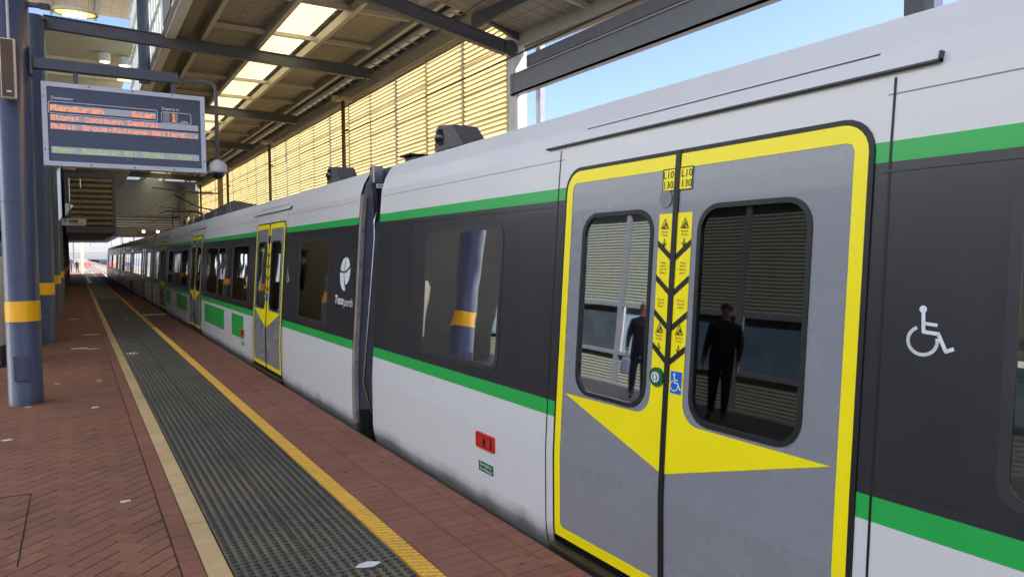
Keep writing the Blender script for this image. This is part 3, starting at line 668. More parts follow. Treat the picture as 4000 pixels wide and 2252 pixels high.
# worn white bar across the edge paving, white hatch plate in the paving
b = B(1.49, 2.06, 21.2, 21.55, .001, .005); tag(obj('painted_bar', b, M_white), 'white painted bar across the red edge paving beside the train', 'floor marking')
b = bmesh.new()
for s_ in stroke([(-.30, 4.30), (-.30, 5.6), (-.95, 5.6)], .007): prism(b, s_, 'z', .0005, .003)
tag(obj('access_cover', b, M_mortar), 'outline of a square access cover cut into the brick paving at lower left', 'access cover')

# ------------------------------------------------------------ steel columns
def column(y, label, band=True):
    T = thing('steel_column', label, 'column', (-.495, y, 0), 0, 'blue columns along the platform')
    b = bmesh.new(); lathe(b, 0, 0, [(.158, 0), (.158, 5.86)], 32)
    lathe(b, 0, 0, [(.164, .0), (.164, .012)], 32)
    lathe(b, 0, 0, [(.1595, 2.135), (.1595, 2.145)], 32); obj('shaft', b, M_colblue, T)
    b = bmesh.new(); lathe(b, 0, 0, [(.1605, .885), (.1605, 1.10)], 32); obj('yellow_band', b, M_bandyel, T)
    b = bmesh.new(); n = 6
    ang = [R(-100 + (k - n / 2) * 8) for k in range(n + 1)]
    for a, c in zip(ang, ang[1:]):
        v = [bm_v for bm_v in [b.verts.new((.163 * math.cos(t), .163 * math.sin(t), z)) for t, z in ((a, .27), (c, .27), (c, .53), (a, .53))]]; b.faces.new(v)
    r_ = bmesh.ops.extrude_face_region(b, geom=b.faces[:])
    for v in r_['geom']:
        if isinstance(v, bmesh.types.BMVert): v.co.x *= 1.02; v.co.y *= 1.02
    for z in (.29, .51):
        for a in (ang[0] + .06, ang[-1] - .06): tube(b, [(.16 * math.cos(a), .16 * math.sin(a), z), (.170 * math.cos(a), .170 * math.sin(a), z)], .006, 8)
    bmesh.ops.recalc_face_normals(b, faces=b.faces[:]); obj('hatch', b, M_colblue, T)
    b = B(-.19, .19, -.11, .11, 5.80, 5.83); obj('cap_plate', b, M_beam, T)
    return T
ords = ['nearest blue column, with the speaker and the sign arm bolted to it', 'second blue column from the viewer, just behind the nearest', 'third blue column from the viewer', 'fourth blue column from the viewer', 'fifth blue column from the viewer',
        'sixth blue column from the viewer', 'seventh blue column from the viewer', 'last blue column in the row, nearest the daylight', 'ninth blue column, in the dim far end of the row', 'last blue column in the row, nearest the daylight']
c0 = column(9.13, ords[0])
for k in range(1, 8):
    c = copy_tree(c0); c.location = (-.495, 9.13 + 6.3 * k, 0); c['label'] = ords[k]

# speaker on the first column
T = thing('column_speaker', 'brown and cream box speaker clamped high on the nearest blue column', 'speaker', (-.51, 8.93, 3.17))
b = bmesh.new(); box(b, -.075, .055, -.06, .03, 0, .6, 0, .006); obj('cabinet', b, M_tan, T)
b = bmesh.new(); box(b, -.068, .035, -.066, -.058, .012, .588, 0); box(b, -.03, .01, -.069, -.065, .06, .075, 1); obj('grille', b, [M_brown, M_white], T)
b = bmesh.new(); tube(b, [(.0, -.01, .6), (.0, -.01, 1.05)], .012, 8); lathe(b, 0, -.01, [(.02, 1.0), (.03, 1.06), (.03, 1.13)], 10); obj('conduit', b, M_dome, T)

# street style lamp on the first column
T = thing('platform_lamp', 'lit oval amber lamp reaching out from the top of the nearest column', 'lamp', (-.34, 9.1, 4.2))
b = bmesh.new(); tube(b, [(0, 0, .0), (.12, 0, .005), (.20, 0, .0)], .028, 12); tube(b, [(.10, 0, .004), (.19, 0, .002)], .036, 12); obj('arm', b, M_galv, T)
b = bmesh.new()
rg = []
for (rx, ry, z) in ((.0, .0, .05), (.12, .075, .045), (.2, .12, .015), (.222, .135, -.02), (.214, .128, -.03), (.19, .108, -.022)):
    rg.append([b.verts.new((.42 + max(rx, .001) * math.cos(2 * PI * k / 28), max(ry, .001) * math.sin(2 * PI * k / 28), z)) for k in range(28)])
for q, s_ in zip(rg, rg[1:]):
    for k in range(28): f = b.faces.new((q[k], q[(k + 1) % 28], s_[(k + 1) % 28], s_[k])); f.smooth = True
obj('lamp_housing', b, M_tan, T)
b = bmesh.new(); box(b, .31, .52, -.060, -.012, -.044, -.034); box(b, .31, .52, .012, .060, -.044, -.034); obj('lamp_tube', b, M_lampy, T)

# ------------------------------------------------------------ departures sign, its arm, and the dome camera
FONT = {'M': '10001 11011 10101 10101 10001 10001 10001', 'a': '00000 00000 01110 00001 01111 10001 01111', 'n': '00000 00000 10110 11001 10001 10001 10001',
 'd': '00001 00001 01101 10011 10001 10001 01111', 'u': '00000 00000 10001 10001 10001 10011 01101', 'r': '00000 00000 10110 11001 10000 10000 10000', 'h': '10000 10000 10110 11001 10001 10001 10001',
 '6': '01110 10000 10000 11110 10001 10001 01110', 'c': '00000 00000 01110 10000 10000 10001 01110', 'S': '01111 10000 10000 01110 00001 00001 11110', 't': '01000 01000 11100 01000 01000 01001 00110',
 'o': '00000 00000 01110 10001 10001 10001 01110', 'p': '00000 00000 11110 10001 11110 10000 10000', 's': '00000 00000 01110 10000 01110 00001 11110', ':': '00000 01100 01100 00000 01100 01100 00000',
 'C': '01110 10001 10000 10000 10000 10001 01110', 'k': '10000 10000 10010 10100 11000 10100 10010', 'b': '10000 10000 10110 11001 10001 10001 11110', 'e': '00000 00000 01110 10001 11111 10000 01110',
 'l': '01100 00100 00100 00100 00100 00100 01110', 'A': '01110 10001 10001 11111 10001 10001 10001', 'i': '00100 00000 01100 00100 00100 00100 01110', 'G': '01110 10001 10000 10111 10001 10001 01111',
 'v': '00000 00000 10001 10001 10001 01010 00100', '*': '00000 00000 00000 01100 01100 00000 00000', 'K': '10001 10010 10100 11000 10100 10010 10001', 'w': '00000 00000 10001 10001 10101 10101 01010',
 'W': '10001 10001 10001 10101 10101 11011 10001', '.': '00000 00000 00000 00000 00000 01100 01100', 'T': '11111 00100 00100 00100 00100 00100 00100', '7': '11111 00001 00010 00100 01000 01000 01000',
 'm': '00000 00000 11010 10101 10101 10001 10001', ' ': '00000 ' * 7, '1': '00100 01100 00100 00100 00100 00100 01110'}
def dots(bm, s, x, ztop, pitch, ch, y, fill=.86):
    zp = ch / 7
    for n, c in enumerate(s):
        rows = FONT[c].split(); dx = pitch / 6
        for j, row in enumerate(rows):
            for i, v in enumerate(row):
                if v == '1':
                    a = x + n * pitch + i * dx; z = ztop - j * zp
                    bm.faces.new([bm.verts.new(p) for p in ((a, y, z - zp * fill), (a + dx * fill, y, z - zp * fill), (a + dx * fill, y, z), (a, y, z))])
T = thing('sign_arm', 'dark steel arm bolted to the nearest column and carrying the departures board', 'bracket', (0, 0, 0))
b = bmesh.new(); box(b, -.325, 1.075, 9.06, 9.16, 3.545, 3.66, 0, .006)
for x, z in ((.25, 3.60), (.285, 3.60), (.86, 3.615), (.95, 3.57), (.97, 3.56)): tube(b, [(x, 9.063, z), (x, 9.056, z)], .005, 8)
obj('beam', b, M_beam, T)
b = bmesh.new(); box(b, -.345, -.325, 9.02, 9.2, 3.47, 3.76, 0)
for z in (3.5, 3.73):
    for y in (9.045, 9.175): tube(b, [(-.328, y, z), (-.312, y, z)], .011, 6)
obj('end_plate', b, M_beam, T)
T = thing('departures_board', 'silver framed electronic departures board with orange and green lettering', 'sign', (0, 0, 0))
b = bmesh.new(); box(b, .04, .085, 9.085, 9.135, 3.39, 3.545); box(b, 1.0, 1.045, 9.085, 9.135, 3.37, 3.545); obj('hanger', b, M_beam, T)
# frame as four mitred bars round a recessed face
SX0, SX1, SZ0, SZ1 = -.254, 1.343, 2.53, 3.41
b = bmesh.new(); t_ = .048
for (a0, a1, z0, z1) in ((SX0, SX1, SZ1 - t_, SZ1), (SX0, SX1, SZ0, SZ0 + t_), (SX0, SX0 + t_, SZ0 + t_, SZ1 - t_), (SX1 - t_, SX1, SZ0 + t_, SZ1 - t_)): box(b, a0, a1, 9.03, 9.19, z0, z1)
for x, z in [(SX0 + .02, z) for z in (3.25, 2.7)] + [(SX1 - .02, z) for z in (3.2, 2.66)] + [(x, 3.39) for x in (.18, .6, 1.0)] + [(x, 2.55) for x in (.18, .6, 1.0)]:
    tube(b, [(x, 9.031, z), (x, 9.026, z)], .009, 8, 1)
obj('frame', b, [M_sframe, M_beam], T)
fc = obj('face', B(SX0 + t_, SX1 - t_, 9.045, 9.17, SZ0 + t_, SZ1 - t_), M_sface, T)
yF = 9.0445
b = bmesh.new()
for (x0, x1, z0, z1) in ((-.182, .828, 3.108, 3.178), (-.182, 1.268, 3.008, 3.072), (-.182, 1.268, 2.918, 2.982), (-.182, 1.268, 2.664, 2.734)): box(b, x0, x1, yF - .004, yF, z0, z1)
obj('display_strip', b, M_strip, fc)
b = bmesh.new()
def outline(bm, x0, x1, z0, z1, r, w_):
    o_ = rrect(x0, x1, z0, z1, r); i_ = rrect(x0 + w_, x1 - w_, z0 + w_, z1 - w_, max(.002, r - w_)); n = len(o_)
    vo = [bm.verts.new((p[0], yF - .003, p[1])) for p in o_]; vi = [bm.verts.new((p[0], yF - .003, p[1])) for p in i_]
    for k in range(n): bm.faces.new((vo[k], vo[(k + 1) % n], vi[(k + 1) % n], vi[k]))
outline(b, -.196, .845, 3.082, 3.212, .025, .006); outline(b, .883, 1.196, 3.078, 3.202, .022, .006)
def sgntext(bm, st, size, x, z, y=yF - .003, mi=0, bold=.0006):
    p, f = text2d(st, size, 'LEFT', bold); vs = [bm.verts.new((x + q[0], y, z + q[1])) for q in p]
    for k in f:
        try: bm.faces.new([vs[i] for i in k]).material_index = mi
        except ValueError: pass
sgntext(b, 'Destination', .043, -.17, 3.234); sgntext(b, 'Departs in', .043, .888, 3.222); sgntext(b, 'mins', .040, 1.085, 3.092)
obj('printed_lettering', b, M_line, fc)
b = bmesh.new(); dots(b, 'Mandurah', -.176, 3.174, .062, .062, yF - .0055, .95); obj('orange_lettering', b, M_ledO, fc); b = bmesh.new(); dots(b, '6car', .59, 3.174, .059, .062, yF - .0055, .95); obj('orange_lettering', b, M_ledO, fc); b = bmesh.new()
dots(b, 'Stops: Cockburn Central', -.176, 3.068, .0452, .056, yF - .0055, .8); obj('orange_lettering', b, M_ledO, fc); b = bmesh.new(); dots(b, 'Aubin Grove*Kwinana*Wellard...', -.176, 2.978, .0482, .056, yF - .0055, .8); obj('orange_lettering', b, M_ledO, fc); b = bmesh.new()
dots(b, '1', .99, 3.188, .058, .096, yF - .0075, .8)
obj('orange_lettering', b, M_ledO, fc)
b = bmesh.new(); dots(b, 'Then: Mandurah All Stops 7 min', -.172, 2.728, .0452, .058, yF - .0055); obj('green_lettering', b, M_ledG, fc)
for x0 in (.905, .99):
    b = bmesh.new()
    for j in range(9):
        for i in range(7): box(b, x0 + i * .0095, x0 + i * .0095 + .0065, yF - .004, yF, 3.185 - j * .0112, 3.192 - j * .0112)
    obj('digit_matrix', b, M_strip, fc)
T = thing('dome_camera', 'white dome security camera hanging from a bent grey pipe beside the departures board', 'security camera', (0, 0, 0))
b = bmesh.new(); tube(b, [(1.075, 9.11, 3.60), (1.40, 9.11, 3.60), (1.45, 9.11, 3.585), (1.475, 9.11, 3.55), (1.482, 9.11, 3.5), (1.482, 9.11, 2.70)], .022, 12); tube(b, [(1.482, 9.11, 2.76), (1.482, 9.11, 2.69)], .03, 12); obj('pipe', b, M_galv, T)
b = bmesh.new(); lathe(b, 1.482, 9.11, [(.03, 2.70), (.075, 2.675), (.098, 2.64), (.106, 2.57), (.106, 2.562)], 28); obj('housing', b, M_dome, T)
b = bmesh.new(); lathe(b, 1.482, 9.11, [(.110, 2.562), (.110, 2.552), (.10, 2.545)], 28); obj('trim_ring', b, M_sframe, T)
b = bmesh.new(); lathe(b, 1.482, 9.11, [(.075, 2.546)] + [(.075 * math.cos(R(a)), 2.54 - .072 * math.sin(R(a))) for a in range(0, 91, 15)], 24); obj('smoked_bubble', b, M_smoke, T)

# ------------------------------------------------------------ roof over the track
XW = 6.30; YE = 10.27
RY = [15.6 + 6.3 * k for k in range(5)]
T = thing('station_roof', 'long steel roof with brown foil lining, purlins and a glowing strip rooflight', 'roof')
b = bmesh.new(); yb, ye = 9.9, 45.2
def sheet(bm, x0, x1, y0, y1, z, th=.03, mi=0): box(bm, x0, x1, y0, y1, z, z + th, mi)
# the blanket sags between battens
def sag(bm, x0, x1, y0, y1, z):
    nx = 8; ny = int((y1 - y0) / .25); vs = []
    for j in range(ny + 1):
        y = y0 + (y1 - y0) * j / ny; row = []
        for i in range(nx + 1):
            x = x0 + (x1 - x0) * i / nx
            d = .035 * (1 - math.cos(2 * PI * (y - 9.9) / 2.1)) / 2 + .012 * math.sin(9 * y + 3 * x) * math.sin(5 * x)
            row.append(bm.verts.new((x, y, z - d)))
        vs.append(row)
    for j in range(ny):
        for i in range(nx):
            f = bm.faces.new((vs[j][i], vs[j][i + 1], vs[j + 1][i + 1], vs[j + 1][i])); f.smooth = True
sag(b, 2.36, 3.34, yb, ye, 6.05); sag(b, 4.42, 5.52, yb, ye, 6.05); obj('foil_blanket', b, M_foil, T)
b = bmesh.new()
def corr(bm, x0, x1, y0, y1, z, p=.09, a=.012, mi=0):
    n = int((y1 - y0) / p) * 4; prev = None
    for k in range(n + 1):
        y = y0 + k * p / 4; dz = a * (1, 0, -1, 0)[k % 4]
        q = (bm.verts.new((x0, y, z + dz)), bm.verts.new((x1, y, z + dz)))
        if prev: f = bm.faces.new((prev[0], prev[1], q[1], q[0])); f.smooth = True; f.material_index = mi
        prev = q
corr(b, 2.0, 3.44, yb, ye, 6.12); corr(b, 4.29, 6.42, yb, ye, 6.12); box(b, 1.66, 4.7, -9, 12.9, 6.125, 6.155); obj('roof_sheet', b, M_purl, T)  # the flat near sheet is unseen, added to keep sun off the platform
b = bmesh.new(); corr(b, 3.38, 4.36, yb, ye, 6.20, p=.10, a=.038); obj('rooflight', b, T_sky, T)
b = bmesh.new()
for k in range(int((ye - yb) / .16)): tube(b, [(3.42, yb + .1 + k * .16, 6.10), (4.33, yb + .1 + k * .16, 6.10)], .006, 4)
tag(obj('safety_mesh', b, M_purl, T), kind='stuff')
for x in (2.3, 3.37, 4.38, 5.55):
    b = bmesh.new(); box(b, x - .03, x + .03, yb, ye, 5.88, 6.04); box(b, x - .03, x + .06, yb, ye, 5.87, 5.882, 0); obj('purlin', b, M_purl, T)
for k in range(17):
    y = yb + .55 + k * 2.1
    for x0, x1 in ((2.34, 3.33), (3.41, 4.34), (4.42, 5.51)):
        obj('batten', B(x0, x1, y - .03, y + .03, 5.92, 6.0), M_purl, T)
for y in RY:
    b = bmesh.new()
    for (z0, z1, hw) in ((0, .014, .06), (.014, .226, .014), (.226, .24, .06)):
        v = []
        for x, dz in ((-.36, -.11), (5.82, -.285)):
            for yy in (-hw, hw):
                for zz in (z0, z1): v.append(b.verts.new((x, y + yy, 5.815 + dz + zz)))
        for q in ((0, 1, 3, 2), (4, 6, 7, 5), (0, 4, 5, 1), (2, 3, 7, 6), (0, 2, 6, 4), (1, 5, 7, 3)): b.faces.new([v[i] for i in q])
    box(b, 5.821, 5.836, y - .06, y + .06, 5.53, 5.77)
    obj('rafter', b, M_beam, T)
b = bmesh.new(); box(b, 1.82, 2.06, yb - 1.5, ye, 5.88, 6.18); obj('box_beam', b, M_beamol, T)
b = bmesh.new(); box(b, 6.18, 6.24, yb, ye, 5.60, 6.02); box(b, 6.14, 6.30, yb, ye, 5.56, 5.60); tube(b, [(6.26, yb, 5.50), (6.26, ye, 5.50)], .03, 8); obj('fascia', b, M_fascia, T)
T = thing('cable_ladder', 'galvanised cable ladder running under the roof edge above the louvre wall', 'cable ladder')
b = bmesh.new()
for x in (5.74, 6.12): box(b, x - .012, x + .012, yb, ye, 5.86, 5.95)
obj('side_rail', b, M_beam, T)
for k in range(int((ye - yb) / .5)): obj('rung', B(5.752, 6.108, yb + .2 + k * .5, yb + .235 + k * .5, 5.87, 5.89), M_fascia, T)

# near roof beyond the strut
T = thing('near_canopy', 'brown foil lined canopy sloping down over the train at the top of the view', 'roof')
def nz(x, y): return 5.02 + .185 * (6.35 - x) + .036 * (y - 9.8)
b = bmesh.new(); prev = None; vs = []
for j in range(53):
    y = 10.0 - j * .25; vs.append([b.verts.new((3.2 + i * .315, y, nz(3.2 + i * .315, y) + .10 - .03 * abs(math.sin(PI * (y - 10) / 2.1)))) for i in range(11)])
for j in range(52):
    for i in range(10): b.faces.new((vs[j][i], vs[j][i + 1], vs[j + 1][i + 1], vs[j + 1][i])).smooth = True
obj('foil_blanket', b, M_foil, T)
def sbeam(bm, p, q, w_, h_, mi=0):
    p = Vector(p); q = Vector(q); d = (q - p).normalized(); s1 = d.cross(Vector((0, 0, 1))).normalized() * w_ / 2; up = Vector((0, 0, h_))
    v = [bm.verts.new(a + b_ + c_) for a in (p, q) for b_ in (-s1, s1) for c_ in (Vector(), up)]
    for k in ((0, 1, 3, 2), (4, 6, 7, 5), (0, 4, 5, 1), (2, 3, 7, 6), (0, 2, 6, 4), (1, 5, 7, 3)): bm.faces.new([v[i] for i in k]).material_index = mi
for x, m_ in ((4.55, M_purl), (5.45, M_beam), (6.30, M_purl)):
    b = bmesh.new(); sbeam(b, (x, 10.0, nz(x, 10) - .1), (x, -3, nz(x, -3) - .1), .06, .19); obj('purlin', b, m_, T)
b = bmesh.new(); sbeam(b, (6.40, 9.95, nz(6.4, 9.95) - .15), (6.40, -3, nz(6.4, -3) - .15), .05, .16); obj('gutter', b, M_fascia, T)
for k in range(5):
    y = 8.1 - k * 2.1
    b = bmesh.new(); sbeam(b, (4.58, y, nz(4.58, y)), (5.42, y, nz(5.42, y)), .06, .08); sbeam(b, (5.48, y, nz(5.48, y)), (6.27, y, nz(6.27, y)), .06, .08); obj('batten', b, M_purl, T)
# corrugated top sheet so the canopy has thickness from above
b = bmesh.new(); vs = [b.verts.new((x, y, nz(x, y) + .17)) for x, y in ((3.2, 10.0), (6.55, 10.0), (6.55, -3), (3.2, -3))]; b.faces.new(vs); obj('roof_sheet', b, M_purl, T)
T = thing('canopy_strut', 'thick charcoal strut pinned to the white end post of the louvre wall', 'beam')
b = bmesh.new()
for dz, w_, h_ in ((0, .12, .014), (.014, .02, .19), (.204, .12, .014)): sbeam(b, (1.2, 9.95, 5.66 + dz), (6.0, 9.95, 4.76 + dz), w_, h_)
box(b, 6.0, 6.012, 9.88, 10.02, 4.76, 4.98); obj('beam', b, M_beam, T)
b = bmesh.new(); prism(b, [(6.12 + q[0], 4.88 + q[1]) for q in circ(0, 0, .13, 20)] , 'y', 9.94, 9.965); prism(b, [(6.12 + q[0], 4.88 + q[1]) for q in circ(0, 0, .03, 12)], 'y', 9.925, 9.94)
obj('pin_plate', b, M_beam, T)
b = bmesh.new(); sbeam(b, (5.3, 9.97, 5.36), (6.3, 9.97, 5.02), .08, .13); obj('stub_beam', b, M_beam, T)

# ------------------------------------------------------------ louvre wall
T = thing('louvre_wall', 'tall wall of sunlit corrugated translucent sheets behind the train', 'wall', (XW, 0, 0))
PW = 1.625; pc = .088
def louvre_mesh(zb, zt):
    b = bmesh.new(); prof = [(0.0, 0), (.012, .10), (.022, .28), (.026, .46), (.025, .68), (.014, .89)]
    z = zt; pts = []
    while z > zb:
        for dx, t in prof: pts.append((-dx, z - t * pc))
        pts.append((-.006, z - .92 * pc)); z -= pc
    pv = None
    for x, zz in pts:
        q = (b.verts.new((x, 0.003, zz)), b.verts.new((x, PW - .003, zz)))
        if pv:
            f = b.faces.new((pv[0], q[0], q[1], pv[1])); f.smooth = True
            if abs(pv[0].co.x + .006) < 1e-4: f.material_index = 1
        pv = q
    return b
p0 = obj('louvre_panel', louvre_mesh(.9, 5.54), [T_louvre, T_ribshade], T); p0.location = (0, YE, 0)
NP = 27
for k in range(1, NP):
    c = p0.copy(); COL.objects.link(c); c.location = (.004 * ((k * 7) % 3 - 1), YE + k * PW, .012 * ((k * 5) % 3 - 1))
b = bmesh.new(); box(b, -.03, .05, YE - 0, YE + NP * PW, -1.25, .9); obj('base_wall', b, M_conc, T)
for k in range(NP + 1): obj('joint_strip', B(-.016, .03, YE + k * PW - .012, YE + k * PW + .012, .9, 5.55), M_wire if 0 else M_beamol, T)
for k in range(NP + 1): obj('stud', B(.035, .09, YE + k * PW - .02, YE + k * PW + .02, .9, 5.6), M_purl, T)
for k in range(8): obj('girt', B(.092, .104, YE, YE + NP * PW, 1.35 + k * .55, 1.368 + k * .55), M_purl, T)
T = thing('end_post', 'white painted post closing the near end of the louvre wall', 'post')
b = bmesh.new(); box(b, 6.22, 6.44, 9.98, 10.22, -1.25, 5.12, 0, .01); box(b, 6.20, 6.22, 10.0, 10.2, 4.2, 4.24); obj('post', b, M_wpost, T)
b = bmesh.new(); box(b, 6.46, 6.56, 9.62, 9.75, -1.25, 4.95, 0, .006); obj('side_channel', b, M_alu, T)
T = thing('catenary_beam', 'deep charcoal beam running from the white end post across the open sky', 'beam', group='beams across the sky gap')
b = bmesh.new(); box(b, 6.16, 6.19, -8, 10.05, 4.14, 4.46); box(b, 6.16, 6.30, -8, 10.05, 4.14, 4.165); box(b, 6.16, 6.30, -8, 10.05, 4.45, 4.475); box(b, 6.152, 6.16, 9.95, 10.04, 4.17, 4.45)
for z in (4.22, 4.38): tube(b, [(6.152, 10.0, z), (6.142, 10.0, z)], .014, 8)
obj('beam', b, M_beam, T)
T = thing('catenary_beam', 'slimmer charcoal beam above the deep one, just under the canopy gutter', 'beam', group='beams across the sky gap')
b = bmesh.new(); box(b, 6.32, 6.36, -8, 9.80, 4.57, 4.75); box(b, 6.32, 6.42, -8, 9.80, 4.565, 4.58); box(b, 6.31, 6.32, 9.7, 9.79, 4.58, 4.74)
for z in (4.62, 4.70): tube(b, [(6.31, 9.75, z), (6.298, 9.75, z)], .012, 8)
obj('beam', b, M_beam, T)
T = thing('wall_post', 'blue grey post standing against the sky behind the train roof at the top right', 'post')
b = bmesh.new(); box(b, 6.3, 6.42, 3.44, 3.62, -1.25, 4.95, 0); obj('post', b, M_beam, T)
b = bmesh.new(); box(b, 6.3, 6.44, 3.36, 3.44, -1.25, 4.95, 0); obj('face_plate', b, M_colblue, T)

M_beam2 = mat('grey_crossbeam_paint', (112, 116, 126), 0.4, var=0.08)
for o_ in COL.objects:
    if o_.name.startswith('beam') and o_.parent and o_.parent.name.startswith('catenary_beam'): o_.data.materials[0] = M_beam2
# hanging poles in front of the louvres
plab = ['nearest dark pole hanging down in front of the louvre wall', 'second dark hanging pole from the viewer before the louvres', 'third dark hanging pole from the viewer before the louvres', 'fourth and farthest dark hanging pole before the louvres']
pr = None
for k in range(4):
    y = 17.98 + k * 8.15
    if not pr:
        pr = thing('hanging_pole', plab[0], 'pole', (5.98, y, 0), 0, 'poles hung before the louvre wall')
        b = bmesh.new(); tube(b, [(0, 0, 1.0), (0, 0, 5.5)], .05, 12); obj('pole', b, mat('olive_dark_pole', (74, 72, 58), .5), pr)
        b = bmesh.new(); box(b, -.28, .2, -.12, .12, 5.5, 5.6); obj('head_plate', b, M_fascia, pr)
        b = bmesh.new()
        for z in (4.75, 3.35): tube(b, [(.05, -.0, z), (.05, -.12, z)], .016, 8); tube(b, [(.05, -.10, z), (.05, -.16, z)], .03, 8)
        obj('insulator', b, M_wire, pr)
    else:
        c = copy_tree(pr); c.location = (5.98, y, 0); c['label'] = plab[k]
T = thing('insulator_mast', 'olive mast with registration arms and a ribbed insulator beyond the train roof', 'mast', (5.2, 31.5, 0))
b = bmesh.new(); box(b, -.09, .09, -.09, .09, -1.25, 5.6); obj('mast', b, mat('olive_mast', (120, 108, 66), .6), T)
b = bmesh.new(); tube(b, [(.1, .1, 4.15), (-1.0, 0, 4.16), (-2.6, -1.0, 4.2)], .022, 8); tube(b, [(.0, 0, 3.4), (-.8, 0, 3.55), (-1.75, 0, 4.02)], .028, 8); tube(b, [(0, 0, 3.3), (-2.3, 0, 3.55)], .014, 6); obj('registration_arm', b, M_wire, T)
b = bmesh.new()
for k in range(9): tube(b, [(-.35 - .085 * k, 0, 4.155), (-.37 - .085 * k, 0, 4.155)], .08, 12)
tube(b, [(-.3, 0, 4.155), (-1.1, 0, 4.155)], .035, 8); obj('ribbed_insulator', b, M_galv, T)
T = thing('blue_post', 'dark blue upright at the far end of the louvre wall beside the bridge', 'post')
b = bmesh.new(); box(b, 5.2, 5.5, 45.0, 45.3, -1.25, 5.6); obj('post', b, M_colblue, T)

# overhead wires
T = thing('contact_wire', 'black contact wire slanting across the louvre wall down towards the pantograph', 'wire', group='overhead line wires')
b = bmesh.new(); tube(b, [(3.5, -5, 3.37), (3.5, 45, 3.37), (3.5, 120, 3.4)], .0085, 6); obj('wire', b, M_wire, T)
T = thing('catenary_wire', 'thin black upper wire sagging above the contact wire', 'wire', group='overhead line wires')
b = bmesh.new(); tube(b, [(3.5, -5 + k * 2.5, 3.82 + .32 * abs(math.cos(PI * (k * 2.5) / 44))) for k in range(40)], .007, 6)
for y in (14, 22, 30, 38, 60): tube(b, [(3.5, y, 3.37), (3.5, y, 3.9)], .004, 5)
obj('wire', b, M_wire, T)

# ------------------------------------------------------------ lantern, concourse and bridge above the platform
T = thing('clerestory', 'white mullioned clerestory glazing in the raised roof above the platform', 'window wall')
b = bmesh.new(); GX = 1.6; gz0, gz1, gy0, gy1 = 5.88, 9.4, 13.0, 24.3
for y in [gy0 + .52 * k for k in range(int((gy1 - gy0) / .52) + 1)]: box(b, GX - .03, GX + .03, y - .022, y + .022, gz0, gz1)
for z in (5.9, 6.6, 7.3, 8.0, 8.7, 9.4): box(b, GX - .04, GX + .04, gy0, gy1, z - .03, z + .03)
obj('mullions', b, M_wpost, T)
b = bmesh.new(); box(b, GX - .004, GX + .004, gy0, gy1, gz0, gz1); obj('pane', b, translucent('frosted_pane', (225, 232, 230), (235, 242, 238), .6), T)
b = bmesh.new(); box(b, GX + .035, 1.815, 8.4, 24.3, 5.83, 5.99); obj('sill_fascia', b, M_wpost, T)
b = bmesh.new(); box(b, GX - .06, GX + .03, 13.8, 15.0, 5.88, 9.4); obj('dark_pier', b, M_beam, T)
b = bmesh.new(); tube(b, [(1.40, 17.4, 5.3), (1.40, 17.4, 9.4)], .115, 20); obj('round_post', b, M_colblue, T)
T = thing('raised_roof', 'grey panelled raised roof above the platform at the top left', 'roof')
b = bmesh.new(); box(b, -2.6, 2.0, 8.2, 27, 9.4, 9.5); obj('roof_sheet', b, M_foil, T)
obj('sun_block_panel', B(1.64, 1.70, -9, 12.95, 6.0, 9.38), M_fascia, T)  # unseen panel, added to keep sun off the sign and columns
for x in (-1.6, -.4, .8): obj('purlin', B(x - .04, x + .04, 8.2, 27, 9.2, 9.4), M_beam, T)
obj('sun_leak_strip', B(1.605, 1.84, 12.9, 24.3, 5.995, 6.02), M_fascia, T)  # added strip that stops sunlight leaking onto the bricks
for y in (12, 15.4, 18.8): obj('rafter', B(-2.6, 1.55, y - .05, y + .05, 9.15, 9.2), M_beam, T)
T = thing('concourse', 'cream boarded concourse underside above the platform with round lamps', 'building')
b = bmesh.new(); box(b, -5.5, 1.58, 21.8, 44, 7.45, 7.6)
for k in range(46): box(b, -5.5, 1.58, 21.85 + k * .16, 21.86 + k * .16, 7.443, 7.45, 1)
obj('ceiling', b, [M_cream, M_purl], T)
b = bmesh.new(); box(b, -5.5, 1.62, 24.9, 25.0, 6.9, 7.45); box(b, 1.62, 1.9, 24.32, 24.4, 5.9, 9.4); obj('bulkhead', b, M_cream, T)
b = bmesh.new(); box(b, -5.5, 2.2, 29, 44, 5.3, 5.6); obj('deck', b, M_bridge, T)
for x, y in ((.9, 23.9), (1.40, 24.1)):
    b = bmesh.new(); lathe(b, x, y, [(.15, 7.43), (.15, 7.2), (.13, 7.19)], 20); f_ = obj('ceiling_lamp', b, M_wpost, T)
    b = bmesh.new(); lathe(b, x, y, [(.125, 7.192), (.125, 7.186)], 20); obj('lamp_disc', b, M_lampw, f_)
b = bmesh.new()
for k in range(16):
    for d in (-1, 1): tube(b, [(.95 + k * .05 - d * .12, 26.1, 6.05), (.95 + k * .05 + d * .12, 26.1, 6.35)], .006, 4)
box(b, .85, 1.75, 26.08, 26.14, 6.35, 6.42); box(b, .85, 1.75, 26.08, 26.14, 5.98, 6.05); obj('mesh_balustrade', b, M_beam, T)
b = bmesh.new(); box(b, .1, .6, 26.05, 26.1, 6.0, 6.36); obj('dark_notice', b, M_under, T)
T = thing('louvred_stair_box', 'box of olive horizontal slats hung over the platform behind the departures board', 'stair enclosure')
b = bmesh.new(); y = 30
for (x0, x1, z0, z1) in ((-.26, 1.31, 4.42, 4.58), (-.26, 1.31, 2.44, 2.66), (-.26, -.08, 2.66, 4.42), (1.21, 1.31, 2.66, 4.42)): box(b, x0, x1, y - .06, y + .06, z0, z1)
box(b, -.26, 1.31, y + .1, 44, 2.46, 4.5); obj('frame', b, M_beam, T)
b = bmesh.new()
